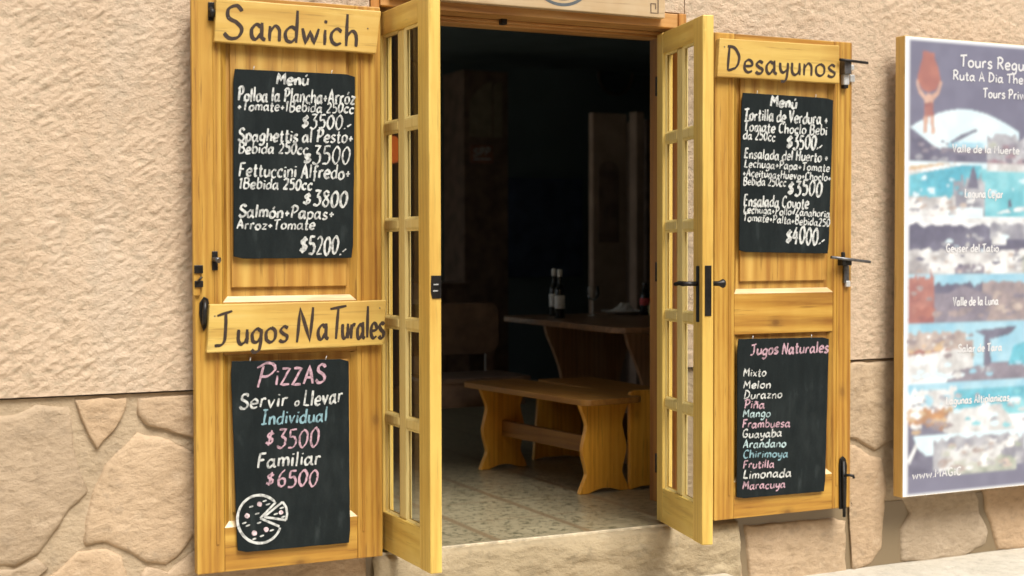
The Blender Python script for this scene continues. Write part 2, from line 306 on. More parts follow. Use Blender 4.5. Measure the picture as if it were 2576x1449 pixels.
# ------------------------------------------------------------------ handwriting: a stroke alphabet
def S(*st): return [([tuple(map(float, p.split(','))) for p in s[1:].split()], s[0] == 'c') for s in st]
G = {
 'a': (.56, S('c.38,.46 .22,.56 .05,.35 .09,.07 .23,.02 .38,.24', 'l.42,.62 .42,.08 .56,.0')),
 'b': (.52, S('l.08,1 .08,.02', 'c.08,.40 .26,.58 .46,.40 .42,.10 .24,.0 .08,.08')),
 'c': (.46, S('c.42,.48 .26,.58 .07,.40 .08,.14 .24,.0 .42,.08')),
 'd': (.54, S('c.44,.46 .26,.56 .06,.36 .10,.08 .28,.02 .44,.18', 'l.46,1 .45,.0')),
 'e': (.50, S('c.08,.28 .42,.32 .40,.50 .24,.58 .08,.42 .08,.14 .24,.0 .44,.08')),
 'f': (.40, S('c.40,.90 .26,1.0 .17,.82 .17,.0 .14,-.20', 'l.04,.54 .34,.56')),
 'g': (.52, S('c.43,.46 .26,.56 .07,.36 .12,.08 .30,.06 .43,.24', 'c.45,.54 .43,.0 .36,-.28 .18,-.34 .06,-.24')),
 'h': (.52, S('l.08,1 .08,.0', 'c.08,.34 .26,.56 .42,.42 .43,.0')),
 'i': (.20, S('l.10,.54 .10,.0', 'l.10,.72 .12,.80')),
 'j': (.26, S('c.16,.54 .16,-.18 .02,-.32', 'l.16,.72 .18,.80')),
 'l': (.22, S('l.10,1 .10,.0')),
 'm': (.76, S('l.08,.56 .08,.0', 'c.08,.34 .22,.56 .36,.42 .37,.0', 'c.37,.34 .52,.56 .66,.42 .67,.0')),
 'n': (.52, S('l.08,.56 .08,.0', 'c.08,.32 .26,.57 .42,.42 .43,.0')),
 'o': (.52, S('c.28,.56 .08,.42 .08,.12 .26,.0 .44,.14 .44,.42 .27,.56')),
 'p': (.52, S('l.08,.56 .08,-.36', 'c.08,.38 .26,.57 .46,.40 .42,.10 .24,.0 .08,.10')),
 'q': (.52, S('c.43,.46 .26,.56 .07,.36 .12,.08 .30,.06 .43,.24', 'l.45,.54 .44,-.34')),
 'r': (.40, S('l.09,.56 .08,.0', 'c.09,.34 .20,.54 .36,.52')),
 's': (.44, S('c.38,.50 .22,.58 .08,.44 .20,.30 .36,.20 .32,.04 .16,.0 .04,.08')),
 't': (.38, S('c.17,.86 .17,.14 .24,.0 .36,.06', 'l.03,.56 .34,.58')),
 'u': (.52, S('c.08,.56 .08,.16 .20,.0 .36,.08 .43,.24', 'l.44,.56 .45,.0')),
 'v': (.48, S('l.05,.56 .22,.0 .42,.58')),
 'w': (.70, S('l.05,.56 .18,.0 .34,.46 .48,.0 .64,.58')),
 'x': (.48, S('l.06,.56 .42,.0', 'l.42,.56 .06,.0')),
 'y': (.50, S('c.07,.56 .10,.22 .24,.10 .42,.26', 'c.45,.56 .42,.0 .32,-.30 .12,-.32')),
 'z': (.46, S('l.06,.54 .40,.54 .06,.0 .42,.02')),
 'A': (.62, S('l.05,.0 .30,1 .56,.0', 'l.14,.34 .48,.36')),
 'B': (.60, S('l.10,1 .10,.0', 'c.02,.92 .26,1.02 .48,.86 .40,.60 .14,.54', 'c.14,.54 .44,.50 .54,.26 .38,.02 .10,.02')),
 'C': (.58, S('c.52,.86 .34,1.0 .10,.76 .08,.26 .28,.0 .52,.12')),
 'D': (.64, S('l.12,1 .06,.0', 'c.04,.98 .34,.94 .56,.58 .44,.16 .06,.0')),
 'E': (.54, S('l.46,.96 .12,.96 .08,.0 .46,.04', 'l.10,.50 .40,.52')),
 'F': (.52, S('l.48,.98 .10,.94 .06,.0', 'l.08,.50 .38,.54')),
 'G': (.62, S('c.52,.86 .32,1.0 .08,.72 .10,.22 .32,.0 .52,.16 .52,.40', 'l.32,.42 .56,.42')),
 'H': (.62, S('l.10,1 .08,.0', 'l.52,1 .50,.0', 'l.10,.50 .50,.54')),
 'I': (.44, S('l.22,1 .18,.0', 'l.04,.98 .40,1.0', 'l.0,.0 .38,.02')),
 'J': (.56, S('c.34,.90 .34,.20 .24,.0 .02,-.02', 'l.06,.84 .54,.96')),
 'L': (.48, S('l.12,1 .08,.04 .44,.02')),
 'M': (.74, S('l.06,.0 .12,.96 .34,.36 .58,.96 .64,.0')),
 'N': (.62, S('l.06,.0 .12,1 .48,.02 .54,1')),
 'P': (.58, S('l.16,.92 .10,.0', 'c.0,.84 .22,1.02 .46,.94 .50,.66 .32,.46 .14,.46')),
 'R': (.60, S('l.12,1 .08,.0', 'c.02,.92 .26,1.02 .48,.84 .40,.56 .12,.50', 'l.24,.50 .54,.0')),
 'S': (.56, S('c.48,.84 .34,1.0 .12,.90 .12,.64 .34,.50 .50,.30 .42,.06 .20,.0 .02,.16')),
 'T': (.58, S('l.30,.96 .26,.0', 'l.02,.92 .58,1.0')),
 'V': (.58, S('l.06,1 .26,.0 .54,1')),
 'Z': (.58, S('l.08,.96 .50,.96 .08,.02 .54,.04')),
 '0': (.52, S('c.28,1.0 .08,.70 .08,.26 .26,.0 .44,.28 .45,.74 .27,1.0')),
 '1': (.30, S('l.04,.78 .17,1 .15,.0')),
 '2': (.50, S('c.06,.82 .24,1.0 .42,.80 .34,.46 .06,.02', 'l.06,.02 .46,.04')),
 '3': (.50, S('l.08,.96 .42,.98 .22,.58', 'c.22,.58 .42,.50 .44,.18 .26,-.02 .04,.08')),
 '4': (.54, S('l.34,1 .04,.36 .50,.38', 'l.36,.74 .34,.0')),
 '5': (.50, S('l.44,.98 .12,.96 .10,.56', 'c.10,.56 .32,.60 .45,.36 .36,.06 .06,.02')),
 '6': (.50, S('c.38,.98 .16,.74 .07,.30 .20,.02 .40,.10 .42,.38 .24,.48 .09,.30')),
 '8': (.50, S('c.40,.84 .26,1.0 .10,.82 .26,.56 .44,.30 .28,.0 .08,.22 .26,.54 .42,.78')),
 '+': (.42, S('l.04,.32 .38,.34', 'l.21,.54 .20,.12')),
 '$': (.52, S('c.42,.74 .26,.86 .10,.70 .22,.52 .40,.40 .36,.18 .18,.14 .04,.22', 'l.30,1.0 .20,.0')),
 '.': (.16, S('l.06,.06 .10,.02')), '-': (.30, S('l.02,.14 .28,.30')), ',': (.16, S('l.10,.08 .04,-.10')), ' ': (.24, []),
}
def accent(base, st):
    a, b = G[base]; return (a, b+st)
G['ú'] = accent('u', S('l.24,.70 .36,.90')); G['ó'] = accent('o', S('l.24,.70 .38,.92')); G['á'] = accent('a', S('l.26,.70 .40,.92'))
G['ñ'] = accent('n', S('c.08,.72 .20,.80 .32,.70 .44,.80')); G['ı'] = (.20, S('l.10,.54 .10,.0'))
def smooth(p, n=5):
    if len(p) < 3: return p
    q = [p[0]]+p+[p[-1]]; out = []
    for i in range(1, len(q)-2):
        p0, p1, p2, p3 = q[i-1:i+3]
        for k in range(n):
            t = k/n
            out.append(tuple(.5*(2*p1[c]+(p2[c]-p0[c])*t+(2*p0[c]-5*p1[c]+4*p2[c]-p3[c])*t*t+(3*p1[c]-p0[c]-3*p2[c]+p3[c])*t**3) for c in (0, 1)))
    out.append(p[-1]); return out
_lay = [0]
def ribbon(mb, pts, Y, width, nib=R(40), mi=0, chisel=.5, wob=0.0, taper=.7):
    """a flat stroke on the upright plane y=Y; pts (x,z) in metres"""
    _lay[0] += 1; y = Y-0.0006-(_lay[0] % 23)*3.5e-5
    out = []; n = len(pts); ph = random.random()*6
    for i, (x, z) in enumerate(pts):
        a = pts[max(0, i-1)]; b = pts[min(n-1, i+1)]; dx, dz = b[0]-a[0], b[1]-a[1]; l = math.hypot(dx, dz) or 1e-9
        wd = width*((1-chisel)+chisel*abs(math.sin(math.atan2(dz, dx)-nib)))*(1+wob*math.sin(ph+i*1.7))*.5
        if i in (0, n-1): wd *= taper
        nx, nz = -dz/l*wd, dx/l*wd
        out.append(((x+nx, y-i*1.2e-6, z+nz), (x-nx, y-i*1.2e-6, z-nz)))
    # square the ends off slightly past the last point
    for i in range(n-1):
        mb.face((out[i][0], out[i][1], out[i+1][1], out[i+1][0]), mi)
def write(mb, text, x0, y0, x1, y1, h, Y, wpx=5.0, mi=0, jit=.03, slant=.06, xh=1.0, **kw):
    """hand lettering along a baseline given in photo pixels, laid on the plane y=Y"""
    adv = sum(G[c][0]+.07 for c in text)-.07; k = (x1-x0)/adv; u = 0.0
    mpp = (at(x0+10, y0, Y)-at(x0, y0, Y)).length/10
    for ch in text:
        a, st = G[ch]; jy = random.uniform(-jit, jit); js = 1+random.uniform(-jit, jit)
        wv_ = random.uniform(.78, 1.22)
        for pts, cv in st:
            pts = smooth(pts) if cv else [(pts[i][0]+(pts[i+1][0]-pts[i][0])*t/3, pts[i][1]+(pts[i+1][1]-pts[i][1])*t/3) for i in range(len(pts)-1) for t in range(3)]+[pts[-1]]
            q = []
            for (gx, gz) in pts:
                if xh != 1.0 and ch.islower(): gz = gz*xh if gz <= .58 else .58*xh+(gz-.58)*(1-.58*xh)/.42
                gx += random.uniform(-1, 1)*jit*.25; gz = gz*js+jy+random.uniform(-1, 1)*jit*.25
                px = x0+(u+gx+slant*gz)*k; py = y0+(y1-y0)*(u+gx)/adv-gz*h
                p = at(px, py, Y); q.append((p.x, p.z))
            ribbon(mb, q, Y, wpx*mpp*(1+(wv_-1)*min(1, jit*16)), mi=mi, **kw)
        u += a+.07

# ------------------------------------------------------------------ setting
g = MB(); g.box(-30, 40, -40, 40.0, -.45, -.285)
tag(g.build('pavement', PAVE), kind='structure')
g = MB(); g.box(-.6, 6.9, .0, 6.2, -.284, 0.0)
fl = g.build('floor', TILES); tag(fl, kind='structure')

# unseen house added across the street: closes the street in, so that light falls from above
ob = thing('unseen_facing_house', (2, -9.5, -.285), 'plain plastered house across the street, behind the viewer', 'building')
mb = MB(); mb.box(-16, 20, -12, -9.0, -.285, 6.2); mb.build('wall', STUCCO, ob)
mb = MB(); mb.box(-16.2, 20.2, -12.2, -8.75, 6.202, 6.45); mb.build('cornice', STONE, ob)
for k in range(7):
    mb = MB(); mb.box(-13+k*4.6, -11.7+k*4.6, -8.998, -8.96, 3.6, 5.0); wf = mb.build('window', DARKW, ob); mb = MB(); mb.box(-12.9+k*4.6, -11.8+k*4.6, -8.959, -8.95, 3.7, 4.9); mb.build('pane', BOT, wf)
# ---- the building
bld = thing('restaurant_building', (2.55, 0, -.285), 'sand-coloured plastered restaurant front on a rough stone base, its doorway standing open', 'building')
OX0, OX1, OZ1 = 1.915, 3.222, 2.053        # door opening
mb = MB()
SK = .004                                   # core stands this far behind the rendered skin
mb.box(-8, OX0-.035, .0, .2, .66, 3.6); mb.box(OX1+.035, 11, .0, .09, .66, 3.6); mb.box(3.47, 11, .09, .45, .0, 3.6); mb.box(OX0-.035, OX1+.035, .0, .2, OZ1+.06, 3.6)
def skin(mb, x0, x1, z0, z1, st, Y=-.012, amp=.0058):
    nx, nz = max(1, int((x1-x0)/st)), max(1, int((z1-z0)/st)); b = len(mb.v)
    ca, sa = math.cos(R(35)), math.sin(R(35))
    for j in range(nz+1):
        for i in range(nx+1):
            x = x0+(x1-x0)*i/nx; z = z0+(z1-z0)*j/nz
            xr, zr = x*ca+z*sa, -x*sa+z*ca
            k = .45+.9*max(0, .5+.9*noise.noise((x*2.3, 4, z*2.3)))
            d = k*(abs(noise.noise((xr*15, 0, zr*40)))*1.2-.4+noise.noise((xr*44, 5, zr*85))*.75)+noise.noise((x*4, 9, z*4))*.9
            if i in (0, nx) or j in (0, nz): d *= .4
            mb.v.append((x, Y-d*amp, z))
    for j in range(nz):
        for i in range(nx):
            a = b+j*(nx+1)+i; mb.f.append((a, a+1, a+nx+2, a+nx+1)); mb.m.append(0); mb.sm.append(True)
    for (a0, a1) in (((x0, z0), (x1, z0)), ((x1, z0), (x1, z1)), ((x0, z0), (x0, z1))):  # returns to the core
        mb.face(((a0[0], Y, a0[1]), (a1[0], Y, a1[1]), (a1[0], .0, a1[1]), (a0[0], .0, a0[1])))
skin(mb, .45, OX0-.04, .652, 2.35, .0066); skin(mb, .15, .45, .652, 2.35, .012); skin(mb, OX1+.04, 5.9, .652, 2.35, .0095); skin(mb, OX0-.035, OX1+.035, OZ1+.065, 2.35, .012)
skin(mb, -8, .15, .652, 3.6, .12); skin(mb, 5.9, 11, .652, 3.6, .12); skin(mb, .15, 5.9, 2.35, 3.6, .08)
mb.build('plaster_wall', STUCCO, bld)

# stone base: mortar bed and irregular stones
mb = MB(); mb.box(-8, OX0-.035, .004, .2, -.45, .645); mb.box(OX1+.035, 11, .004, .0895, -.45, .645)
mb.build('mortar_bed', MORTAR, bld)
def stone_block(pts, lift=.013, inset=.02):
    """pts: outline (x,z); a softly pillowed face with a rounded rim"""
    mb = MB()
    P = []
    n0 = len(pts)
    for i in range(n0):                      # resample with a wobble so that edges are not ruled
        a, b = pts[i], pts[(i+1) % n0]; L = math.hypot(b[0]-a[0], b[1]-a[1]); k = max(1, int(L/.03))
        for t in range(k):
            x = a[0]+(b[0]-a[0])*t/k; z = a[1]+(b[1]-a[1])*t/k
            x += noise.noise((x*14, z*14, 1))*.009+noise.noise((x*45, z*45, 2))*.004; z += noise.noise((x*14, z*14, 7))*.009+noise.noise((x*45, z*45, 8))*.004
            P.append((x, z))
    for _ in range(0): P = [((P[i-1][0]+2*P[i][0]+P[(i+1) % len(P)][0])/4, (P[i-1][1]+2*P[i][1]+P[(i+1) % len(P)][1])/4) for i in range(len(P))]
    cx = sum(p[0] for p in P)/len(P); cz = sum(p[1] for p in P)/len(P); n = len(P)
    rings = [(0, 0.006), (.018, -lift*.45), (.045, -lift*.82), (.10, -lift*.96)]+[(t, -lift) for t in (.36, .5, .64, .78, .9)]
    b = len(mb.v)
    for t, y in rings:
        for (x, z) in P:
            xx, zz = x+(cx-x)*t, z+(cz-z)*t
            d = (noise.noise((xx*26, 2, zz*40))*.0045+abs(noise.noise((xx*9, 3, zz*12)))*.010-.004) if t > .01 else 0
            mb.v.append((xx, y-d, zz))
    mb.v.append((cx, -lift, cz))
    for r in range(len(rings)-1):
        for i in range(n):
            j = (i+1) % n; mb.f.append((b+r*n+i, b+r*n+j, b+(r+1)*n+j, b+(r+1)*n+i)); mb.m.append(0); mb.sm.append(True)
    for i in range(n):
        mb.f.append((b+(len(rings)-1)*n+i, b+(len(rings)-1)*n+(i+1) % n, b+len(rings)*n)); mb.m.append(0); mb.sm.append(True)
    mb.build('stone', STONE, bld)
def lc(x, y): p = at(x/2.1067/1.165, (1000+y/2.1067)/1.165, 0); return (p.x, min(p.z, .640))
LST = ["-260,440 90,455 230,400 420,405 450,500 458,660 515,830 545,930 440,1040 330,1180 245,1320 90,1385 -240,1400",
 "462,355 785,350 780,400 700,550 592,665 545,585", "845,352 1190,330 1420,330 1420,650 1190,590 1060,562 910,510 845,450",
 "850,560 900,570 1040,610 1180,680 1400,760 1400,1200 1190,1200 1100,1325 1020,1380 905,1362 765,1290 655,1243 520,1258 505,1235 530,1100 570,950 645,765",
 "250,1500 480,1295 655,1280 750,1325 800,1500 700,1640 400,1640", "830,1500 905,1395 1030,1418 1195,1290 1400,1270 1400,1640 830,1640",
 "-240,1425 90,1405 235,1352 300,1400 200,1520 -240,1620"]
for s in LST: stone_block([lc(*map(float, p.split(','))) for p in s.split()])
def rc(x, y): p = at(x, y, 0); return (p.x, min(p.z, .640))
RST = ["2020,905 2236,905 2300,905 2330,1000 2290,1090 2232,1112 2200,1134 2150,1106 2020,1080",
 "2020,1095 2140,1116 2190,1146 2215,1150 2228,1200 2224,1300 2215,1380 2190,1420 2141,1440 2137,1330 2139,1270 2020,1262",
 "2240,1128 2300,1104 2345,1140 2420,1150 2450,1225 2464,1290 2486,1340 2480,1370 2420,1400 2330,1415 2262,1412 2262,1330 2285,1290 2250,1220",
 "2465,1180 2570,1150 2640,1200 2640,1372 2505,1386 2493,1330 2474,1280",
 "1868,1318 1990,1312 2095,1300 2126,1310 2128,1440 2110,1520 1900,1540 1880,1440",
 "1735,1345 1850,1330 1866,1440 1880,1530 1735,1540",
 "2330,905 2580,905 2580,1120 2440,1130 2360,1090 2350,1000"]
for s in RST: stone_block([rc(*map(float, p.split(','))) for p in s.split()])
for k in range(9):          # the base goes on past both ends of the view
    for row in range(2):
        for sx in (-1, 1):
            x0 = (.05-.52*(k+1)-.1*row) if sx < 0 else 5.35+.5*k+.08*row
            z0 = -.27+.46*row; j = lambda: random.uniform(-.04, .04)
            stone_block([(x0+j(), z0), (x0+.25, z0+j()*.5), (x0+.46+j(), z0+.02), (x0+.45+j(), z0+.4+j()*.5), (x0+.2, z0+.42), (x0+j(), z0+.40)])
stone_block([(1.23, -.27), (1.55, -.28), (1.86, -.27), (1.86, .0), (1.85, .18), (1.5, .2), (1.24, .1)])
# doorstep: one long worn stone under the threshold, its rough front face almost flush with the wall
mb = MB(); nx, ny = 120, 40; b = len(mb.v); sx0, sx1 = 1.88, 3.535
for j in range(ny+1):
    for i in range(nx+1):
        x = sx0+(sx1-sx0)*i/nx; t_ = j/ny
        if t_ < .2: y, z = -.045*(t_/.2), -.006-.010*(t_/.2)**2
        else: y, z = -.045-.018*math.sin(min(1, (t_-.2)/.25)*math.pi/2), -.016-.30*(t_-.2)/.8
        e = max(0, 1-min(i, nx-i)/2.5); y = y+.04*e*e
        d = noise.noise((x*7, y*10, z*20))*.008+noise.noise((x*22, y*30, z*48))*.005
        mb.v.append((x, y-(d if t_ > .12 else 0), z+(d*.3 if 0 < t_ <= .2 else 0)))
for j in range(ny):
    for i in range(nx):
        a = b+j*(nx+1)+i; mb.f.append((a, a+1, a+nx+2, a+nx+1)); mb.m.append(0); mb.sm.append(True)
mb.build('doorstep', STEP, bld)
mb = MB(); mb.box(2.55, 3.42, -.50, -.085, -.30, -.205); mb.build('lower_step', PAVE, bld, bevel=.02, seg=3)
mb = MB(); mb.box(OX0-.02, OX1+.02, -.010, .004, -.03, .003); mb.build('threshold_strip', plain('pale_threshold', (.52, .44, .31), .6, var=.3, scale=30), bld, bevel=.002)
# wooden door frame in the opening
mb = MB(); mb.box(OX0-.035, OX0, -.016, .205, 0.0, OZ1+.06); mb.build('door_jamb', W_FV, bld, bevel=.003)
mb = MB(); mb.box(OX1, OX1+.036, -.030, .088, 0.0, OZ1+.06); mb.build('door_jamb', W_FV, bld, bevel=.003)
mb = MB(); mb.box(3.425, 3.50, .455, .53, 0.0, 2.4); mb.build('inner_post', W_FV, bld, bevel=.004)
mb = MB(); mb.box(OX0+.001, OX1-.001, -.022, .11, OZ1, OZ1+.058); mb.box(OX0+.001, OX1-.001, .112, .205, OZ1-.022, OZ1+.05)
mb.box(OX0+.001, OX1-.001, .09, .1115, OZ1-.012, OZ1-.001)
hd = mb.build('door_head', W_F, bld, bevel=.003)
p = at(1266, 66, .07); mb = MB(); mb.box(p.x-.012, p.x+.012, .06, .088, OZ1-.022, OZ1-.0005); mb.build('catch', IRON, hd, bevel=.002)
# the room behind
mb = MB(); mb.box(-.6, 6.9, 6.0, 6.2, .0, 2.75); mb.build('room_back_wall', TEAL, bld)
mb = MB(); mb.box(-.8, -.6, .2, 1.6, .0, 2.75); mb.box(-.8, -.6, 5.6, 6.2, .0, 2.75); mb.box(-.8, -.6, 1.6, 5.6, .0, .5); mb.box(-.8, -.6, 1.6, 5.6, 2.45, 2.75); mb.build('room_side_wall', TEAL, bld)  # unseen window opening added here to let light into the room
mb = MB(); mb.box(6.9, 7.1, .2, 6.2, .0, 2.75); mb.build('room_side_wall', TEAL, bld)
mb = MB(); mb.box(-.8, 0, .2, 6.2, 2.70, 3.0); mb.box(2.6, 7.1, .2, 6.2, 2.70, 3.0); mb.box(0, 2.6, .2, 2.8, 2.70, 3.0); mb.box(0, 2.6, 5.4, 6.2, 2.70, 3.0); mb.build('ceiling', CEIL, bld)  # gap left for an unseen skylight, added to brighten the room
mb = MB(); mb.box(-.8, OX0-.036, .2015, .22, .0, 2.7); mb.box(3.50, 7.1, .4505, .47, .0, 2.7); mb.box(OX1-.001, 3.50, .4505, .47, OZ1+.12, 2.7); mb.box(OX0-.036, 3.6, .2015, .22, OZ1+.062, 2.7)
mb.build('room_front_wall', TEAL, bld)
mb = MB(); mb.box(-1.1, 0, 0.0, 6.6, 3.6, 3.75); mb.box(2.6, 7.4, 0.0, 6.6, 3.6, 3.75); mb.box(0, 2.6, 0, 2.8, 3.6, 3.75); mb.box(0, 2.6, 5.4, 6.6, 3.6, 3.75); mb.build('roof', STUCCO, bld)  # same gap in the roof for the added skylight
# tan pillar with a dark arch painted on it, inside on the right
a = at(1490, 282, 3.7); c = at(1577, 282, 3.7); zb = at(1490, 282, 3.7).z
mb = MB(); mb.box(a.x, c.x, 3.7, 3.76, .0, zb); pil = mb.build('pillar', TAN, bld, bevel=.01)
a = at(1505, 470, 3.697); c = at(1556, 470, 3.697); zt = at(1530, 405, 3.697).z; z0 = at(1530, 610, 3.697).z
arc = [(a.x, z0), (c.x, z0)]; ww = (c.x-a.x)/2
for k in range(9):
    t = math.pi*k/8; arc.append(((a.x+c.x)/2+ww*math.cos(t), zt-ww+ww*math.sin(t)))
mb = MB(); mb.prism(arc, 3.692, 3.70); mb.build('arch_niche', ARCHD, pil)
a = at(1600, 280, 3.9); c = at(1620, 280, 3.9); mb = MB(); mb.box(a.x, c.x, 3.9, 4.0, .0, a.z); mb.build('pillar', TAN, bld, bevel=.006)

# ------------------------------------------------------------------ wooden shutters
def shutter(x0, x1, z0, z1, Y, label, sx, tilt=0.0):
    """a frame-and-panel shutter leaf folded flat against the wall, front face at y=Y"""
    t = thing('wooden_shutter', (x0, Y, z0), label, 'shutter', 'panelled wooden shutters folded back beside the doorway')
    W = x1-x0; bk = Y+.042
    st = .098; rl = dict(top=z1-.135, mid1=sx['mid1'], mid0=sx['mid0'], bot=sx['bot'])
    ox0, ox1 = x0+st, x1-st
    rise = .05
    arcz = lambda x: rl['top']+rise*(1-((x-(ox0+ox1)/2)/((ox1-ox0)/2))**2)
    d, bw = .017, .020
    # stiles, each with a raised strip run along its inner edge
    for a, b, g_ in ((x0, ox0, ox0-.030), (ox1, x1, ox1+.018)):
        mv = MB(); mv.box(a, b, Y, bk, z0, z1); so_ = mv.build('stile', W_V, t, bevel=.004)
        mv = MB(); mv.box(g_, g_+.011, Y-.003, Y+.001, z0+.10, z1-.06); mv.build('raised_strip', W_V, so_, bevel=.0015)
    for za, zb in ((rl['mid0'], rl['mid1']), (z0+.001, rl['bot'])):
        mh = MB(); mh.box(ox0+.0005, ox1-.0005, Y+.001, bk-.001, za, zb); mh.build('rail', W_H, t, bevel=.002)
    mh = MB()
    n = 18
    poly = [(ox0+.0005, z1-.001), (ox1-.0005, z1-.001)]+[(ox1-.0005-(ox1-ox0-.001)*i/n, arcz(ox1-(ox1-ox0)*i/n)) for i in range(n+1)]
    mh.prism(poly, Y+.001, bk-.001)
    mh.build('rail', W_H, t, bevel=.002)
    # sloping mouldings round the two openings: sills paler, the sky light they catch put into the colour
    for nm, za, zb in (('upper', rl['mid1'], rl['top']), ('lower', rl['bot'], rl['mid0'])):
        s_ = MB()
        s_.face(((ox0, Y+.0008, za), (ox1, Y+.0008, za), (ox1-bw, Y+d, za+bw), (ox0+bw, Y+d, za+bw))); s_.build('sill_moulding', W_S, t)
        for xo, xi in ((ox0, ox0+bw), (ox1, ox1-bw)):
            f = MB(); f.face(((xo, Y+.0008, za), (xi, Y+d, za+bw), (xi, Y+d, zb-bw*.3), (xo, Y+.0008, zb))); f.build('bead_moulding', W_V, t)
        # raised field
        fx0, fx1 = ox0+bw+.001, ox1-bw-.001; fz0 = za+bw+.001
        pn = MB(); top = (lambda x: arcz(x)-.002) if nm == 'upper' else (lambda x: zb-.001)
        pn.prism([(ox0+.002, fz0-.012), (ox1-.002, fz0-.012)]+[(ox1-.002-(ox1-ox0-.004)*i/n, top(ox1-(ox1-ox0)*i/n)-.0) for i in range(n+1)], Y+d+.001, bk-.004)
        mz = .03; e = .012
        lo = [(fx0+e, fz0+mz), (fx1-e, fz0+mz)]+[(fx1-e-(fx1-fx0-2*e)*i/n, top(fx1-(fx1-fx0)*i/n)-.028) for i in range(n+1)]
        pn.prism(lo, Y+.006, Y+d+.0005)
        pn.build('panel', W_P, t, bevel=.003)
    return t
# heights of the rails measured on both shutters
zz = lambda x, y, Y=-.1: at(x, y, Y).z
LS = shutter(1.196, 1.886, .012, 2.032, -.10, 'wide pine shutter left of the doorway with black keepers, carrying two carved signs',
             dict(mid1=zz(700, 758), mid0=zz(700, 889), bot=zz(700, 1316)))
RS = shutter(3.352, 4.062, .016, 2.036, -.10, 'pine shutter right of the doorway with horizontal bolts sticking out past its edge',
             dict(mid1=zz(1970, 737), mid0=zz(1970, 838), bot=zz(1970, 1202)))
def part_box(t, nm, m, px0, py0, px1, py1, Y, th, bev=.002, back=-.1):
    a = at(px0, py1, Y); b = at(px1, py0, Y); mb = MB(); mb.box(min(a.x, b.x), max(a.x, b.x), Y, Y+th, min(a.z, b.z), max(a.z, b.z)); return mb.build(nm, m, t, bevel=bev)
# left shutter ironwork
mb = MB(); a = at(484, 0, -.104); b = at(497, 744, -.104); mb.box(1.188, 1.212, -.112, -.1005, b.z, 2.03); mb.build('astragal', W_V, LS, bevel=.003)
kp = part_box(LS, 'keeper', IRON, 489, 667, 511, 688, -.1175, .017); kp2 = part_box(LS, 'keeper', IRON, 490, 706, 511.5, 723, -.1175, .017)
mb = MB(); p = at(503, 705, -.112); mb.tube([(p.x-.012, -.119, p.z-.008), (p.x+.004, -.124, p.z+.012)], .004, 8); mb.build('keeper_hook', IRON, kp2)
bl = part_box(LS, 'bolt', IRON, 534, 632, 548, 680, -.106, .0058)
mb = MB(); p = at(548, 655, -.12); mb.tube([(p.x-.014, -.106, p.z+.004), (p.x-.006, -.122, p.z+.003), (p.x+.002, -.132, p.z)], [.007, .008, .011], 10); mb.build('bolt_knob', STEEL, bl)
tb = part_box(LS, 'bolt', IRON, 524, 6, 541, 52, -.106, .0058)
mb = MB(); p = at(533, 30, -.12); mb.tube([(p.x, -.106, p.z+.012), (p.x, -.126, p.z), (p.x, -.118, p.z-.016)], [.009, .011, .010], 10); mb.build('bolt_knob', IRON, tb)
mb = MB(); hp = [(513, 746), (524, 752), (527, 775), (522, 800), (518, 825), (512, 833), (506, 815), (501, 790), (502, 762)]
mb.prism([(at(x, y, -.106).x, at(x, y, -.106).z) for x, y in hp], -.1085, -.1005); hb = mb.build('pull_handle', IRON, LS, bevel=.002)
mb = MB(); mb.tube([at(514, 756, -.109), at(516, 764, -.128), at(515, 785, -.136), at(513, 808, -.128), at(511, 822, -.109)], [.006, .007, .0085, .007, .006], 10); mb.build('grip', IRON, hb)
# right shutter ironwork
def espag(y0, x0, x1, slope, nm):
    a = at(x0, y0, -.145); b = at(x1, y0+slope, -.145); mb = MB(); mb.tube([a, b], .0062, 8)
    return mb.build(nm, STEEL if slope > 10 else IRON, RS)
b1 = espag(150, 2112, 2182, 8.5, 'bolt_rod')
mb = MB(); a = at(2122, 186, -.13); c = at(2139, 152, -.13); mb.box(a.x, c.x, -.137, -.1005, a.z, c.z); mb.build('bolt_bracket', STEEL, b1, bevel=.003)
mb = MB(); a = at(2120, 214, -.12); c = at(2137, 186, -.12); mb.box(a.x+.003, c.x-.003, -.124, -.1005, a.z, c.z); mb.build('bare_lug', BRIGHT, b1, bevel=.006)
mb = MB(); a = at(2122, 222, -.12); c = at(2133, 213, -.12); mb.box(a.x, c.x, -.122, -.1005, a.z, c.z); mb.build('lug_tip', IRON, b1, bevel=.003)
mb = MB(); a = at(2140, 206, -.115); c = at(2152, 188, -.115); mb.box(a.x, c.x, -.112, -.1005, a.z, c.z); mb.build('bare_lug', BRIGHT, b1, bevel=.004)
mb = MB(); a = at(2139, 176, -.115); c = at(2150, 163, -.115); mb.box(a.x, c.x, -.112, -.1005, a.z, c.z); mb.build('bare_lug', BRIGHT, b1, bevel=.004)
b2 = espag(647, 2090, 2188, 12, 'bolt_rod')
mb = MB(); mb.tube([at(2120, 634, -.135), at(2121, 668, -.135)], .009, 10); a = at(2113, 668, -.12); c = at(2136, 650, -.12); mb.box(a.x, c.x, -.138, -.1005, a.z, c.z); mb.build('bolt_bracket', IRON, b2, bevel=.003)
mb = MB(); a = at(2124, 712, -.115); c = at(2137, 668, -.115); mb.box(a.x, c.x, -.113, -.1005, a.z, c.z); mb.build('bolt_plate', STEEL, b2, bevel=.003)
mb = MB(); a = at(2130, 722, -.12); c = at(2141, 706, -.12); mb.box(a.x, c.x, -.116, -.1005, a.z, c.z); mb.build('bare_lug', BRIGHT, b2, bevel=.004)
ol = [(2111, 1281), (2127, 1278), (2129, 1170), (2126, 1154), (2119, 1147), (2112, 1154), (2110, 1170)]
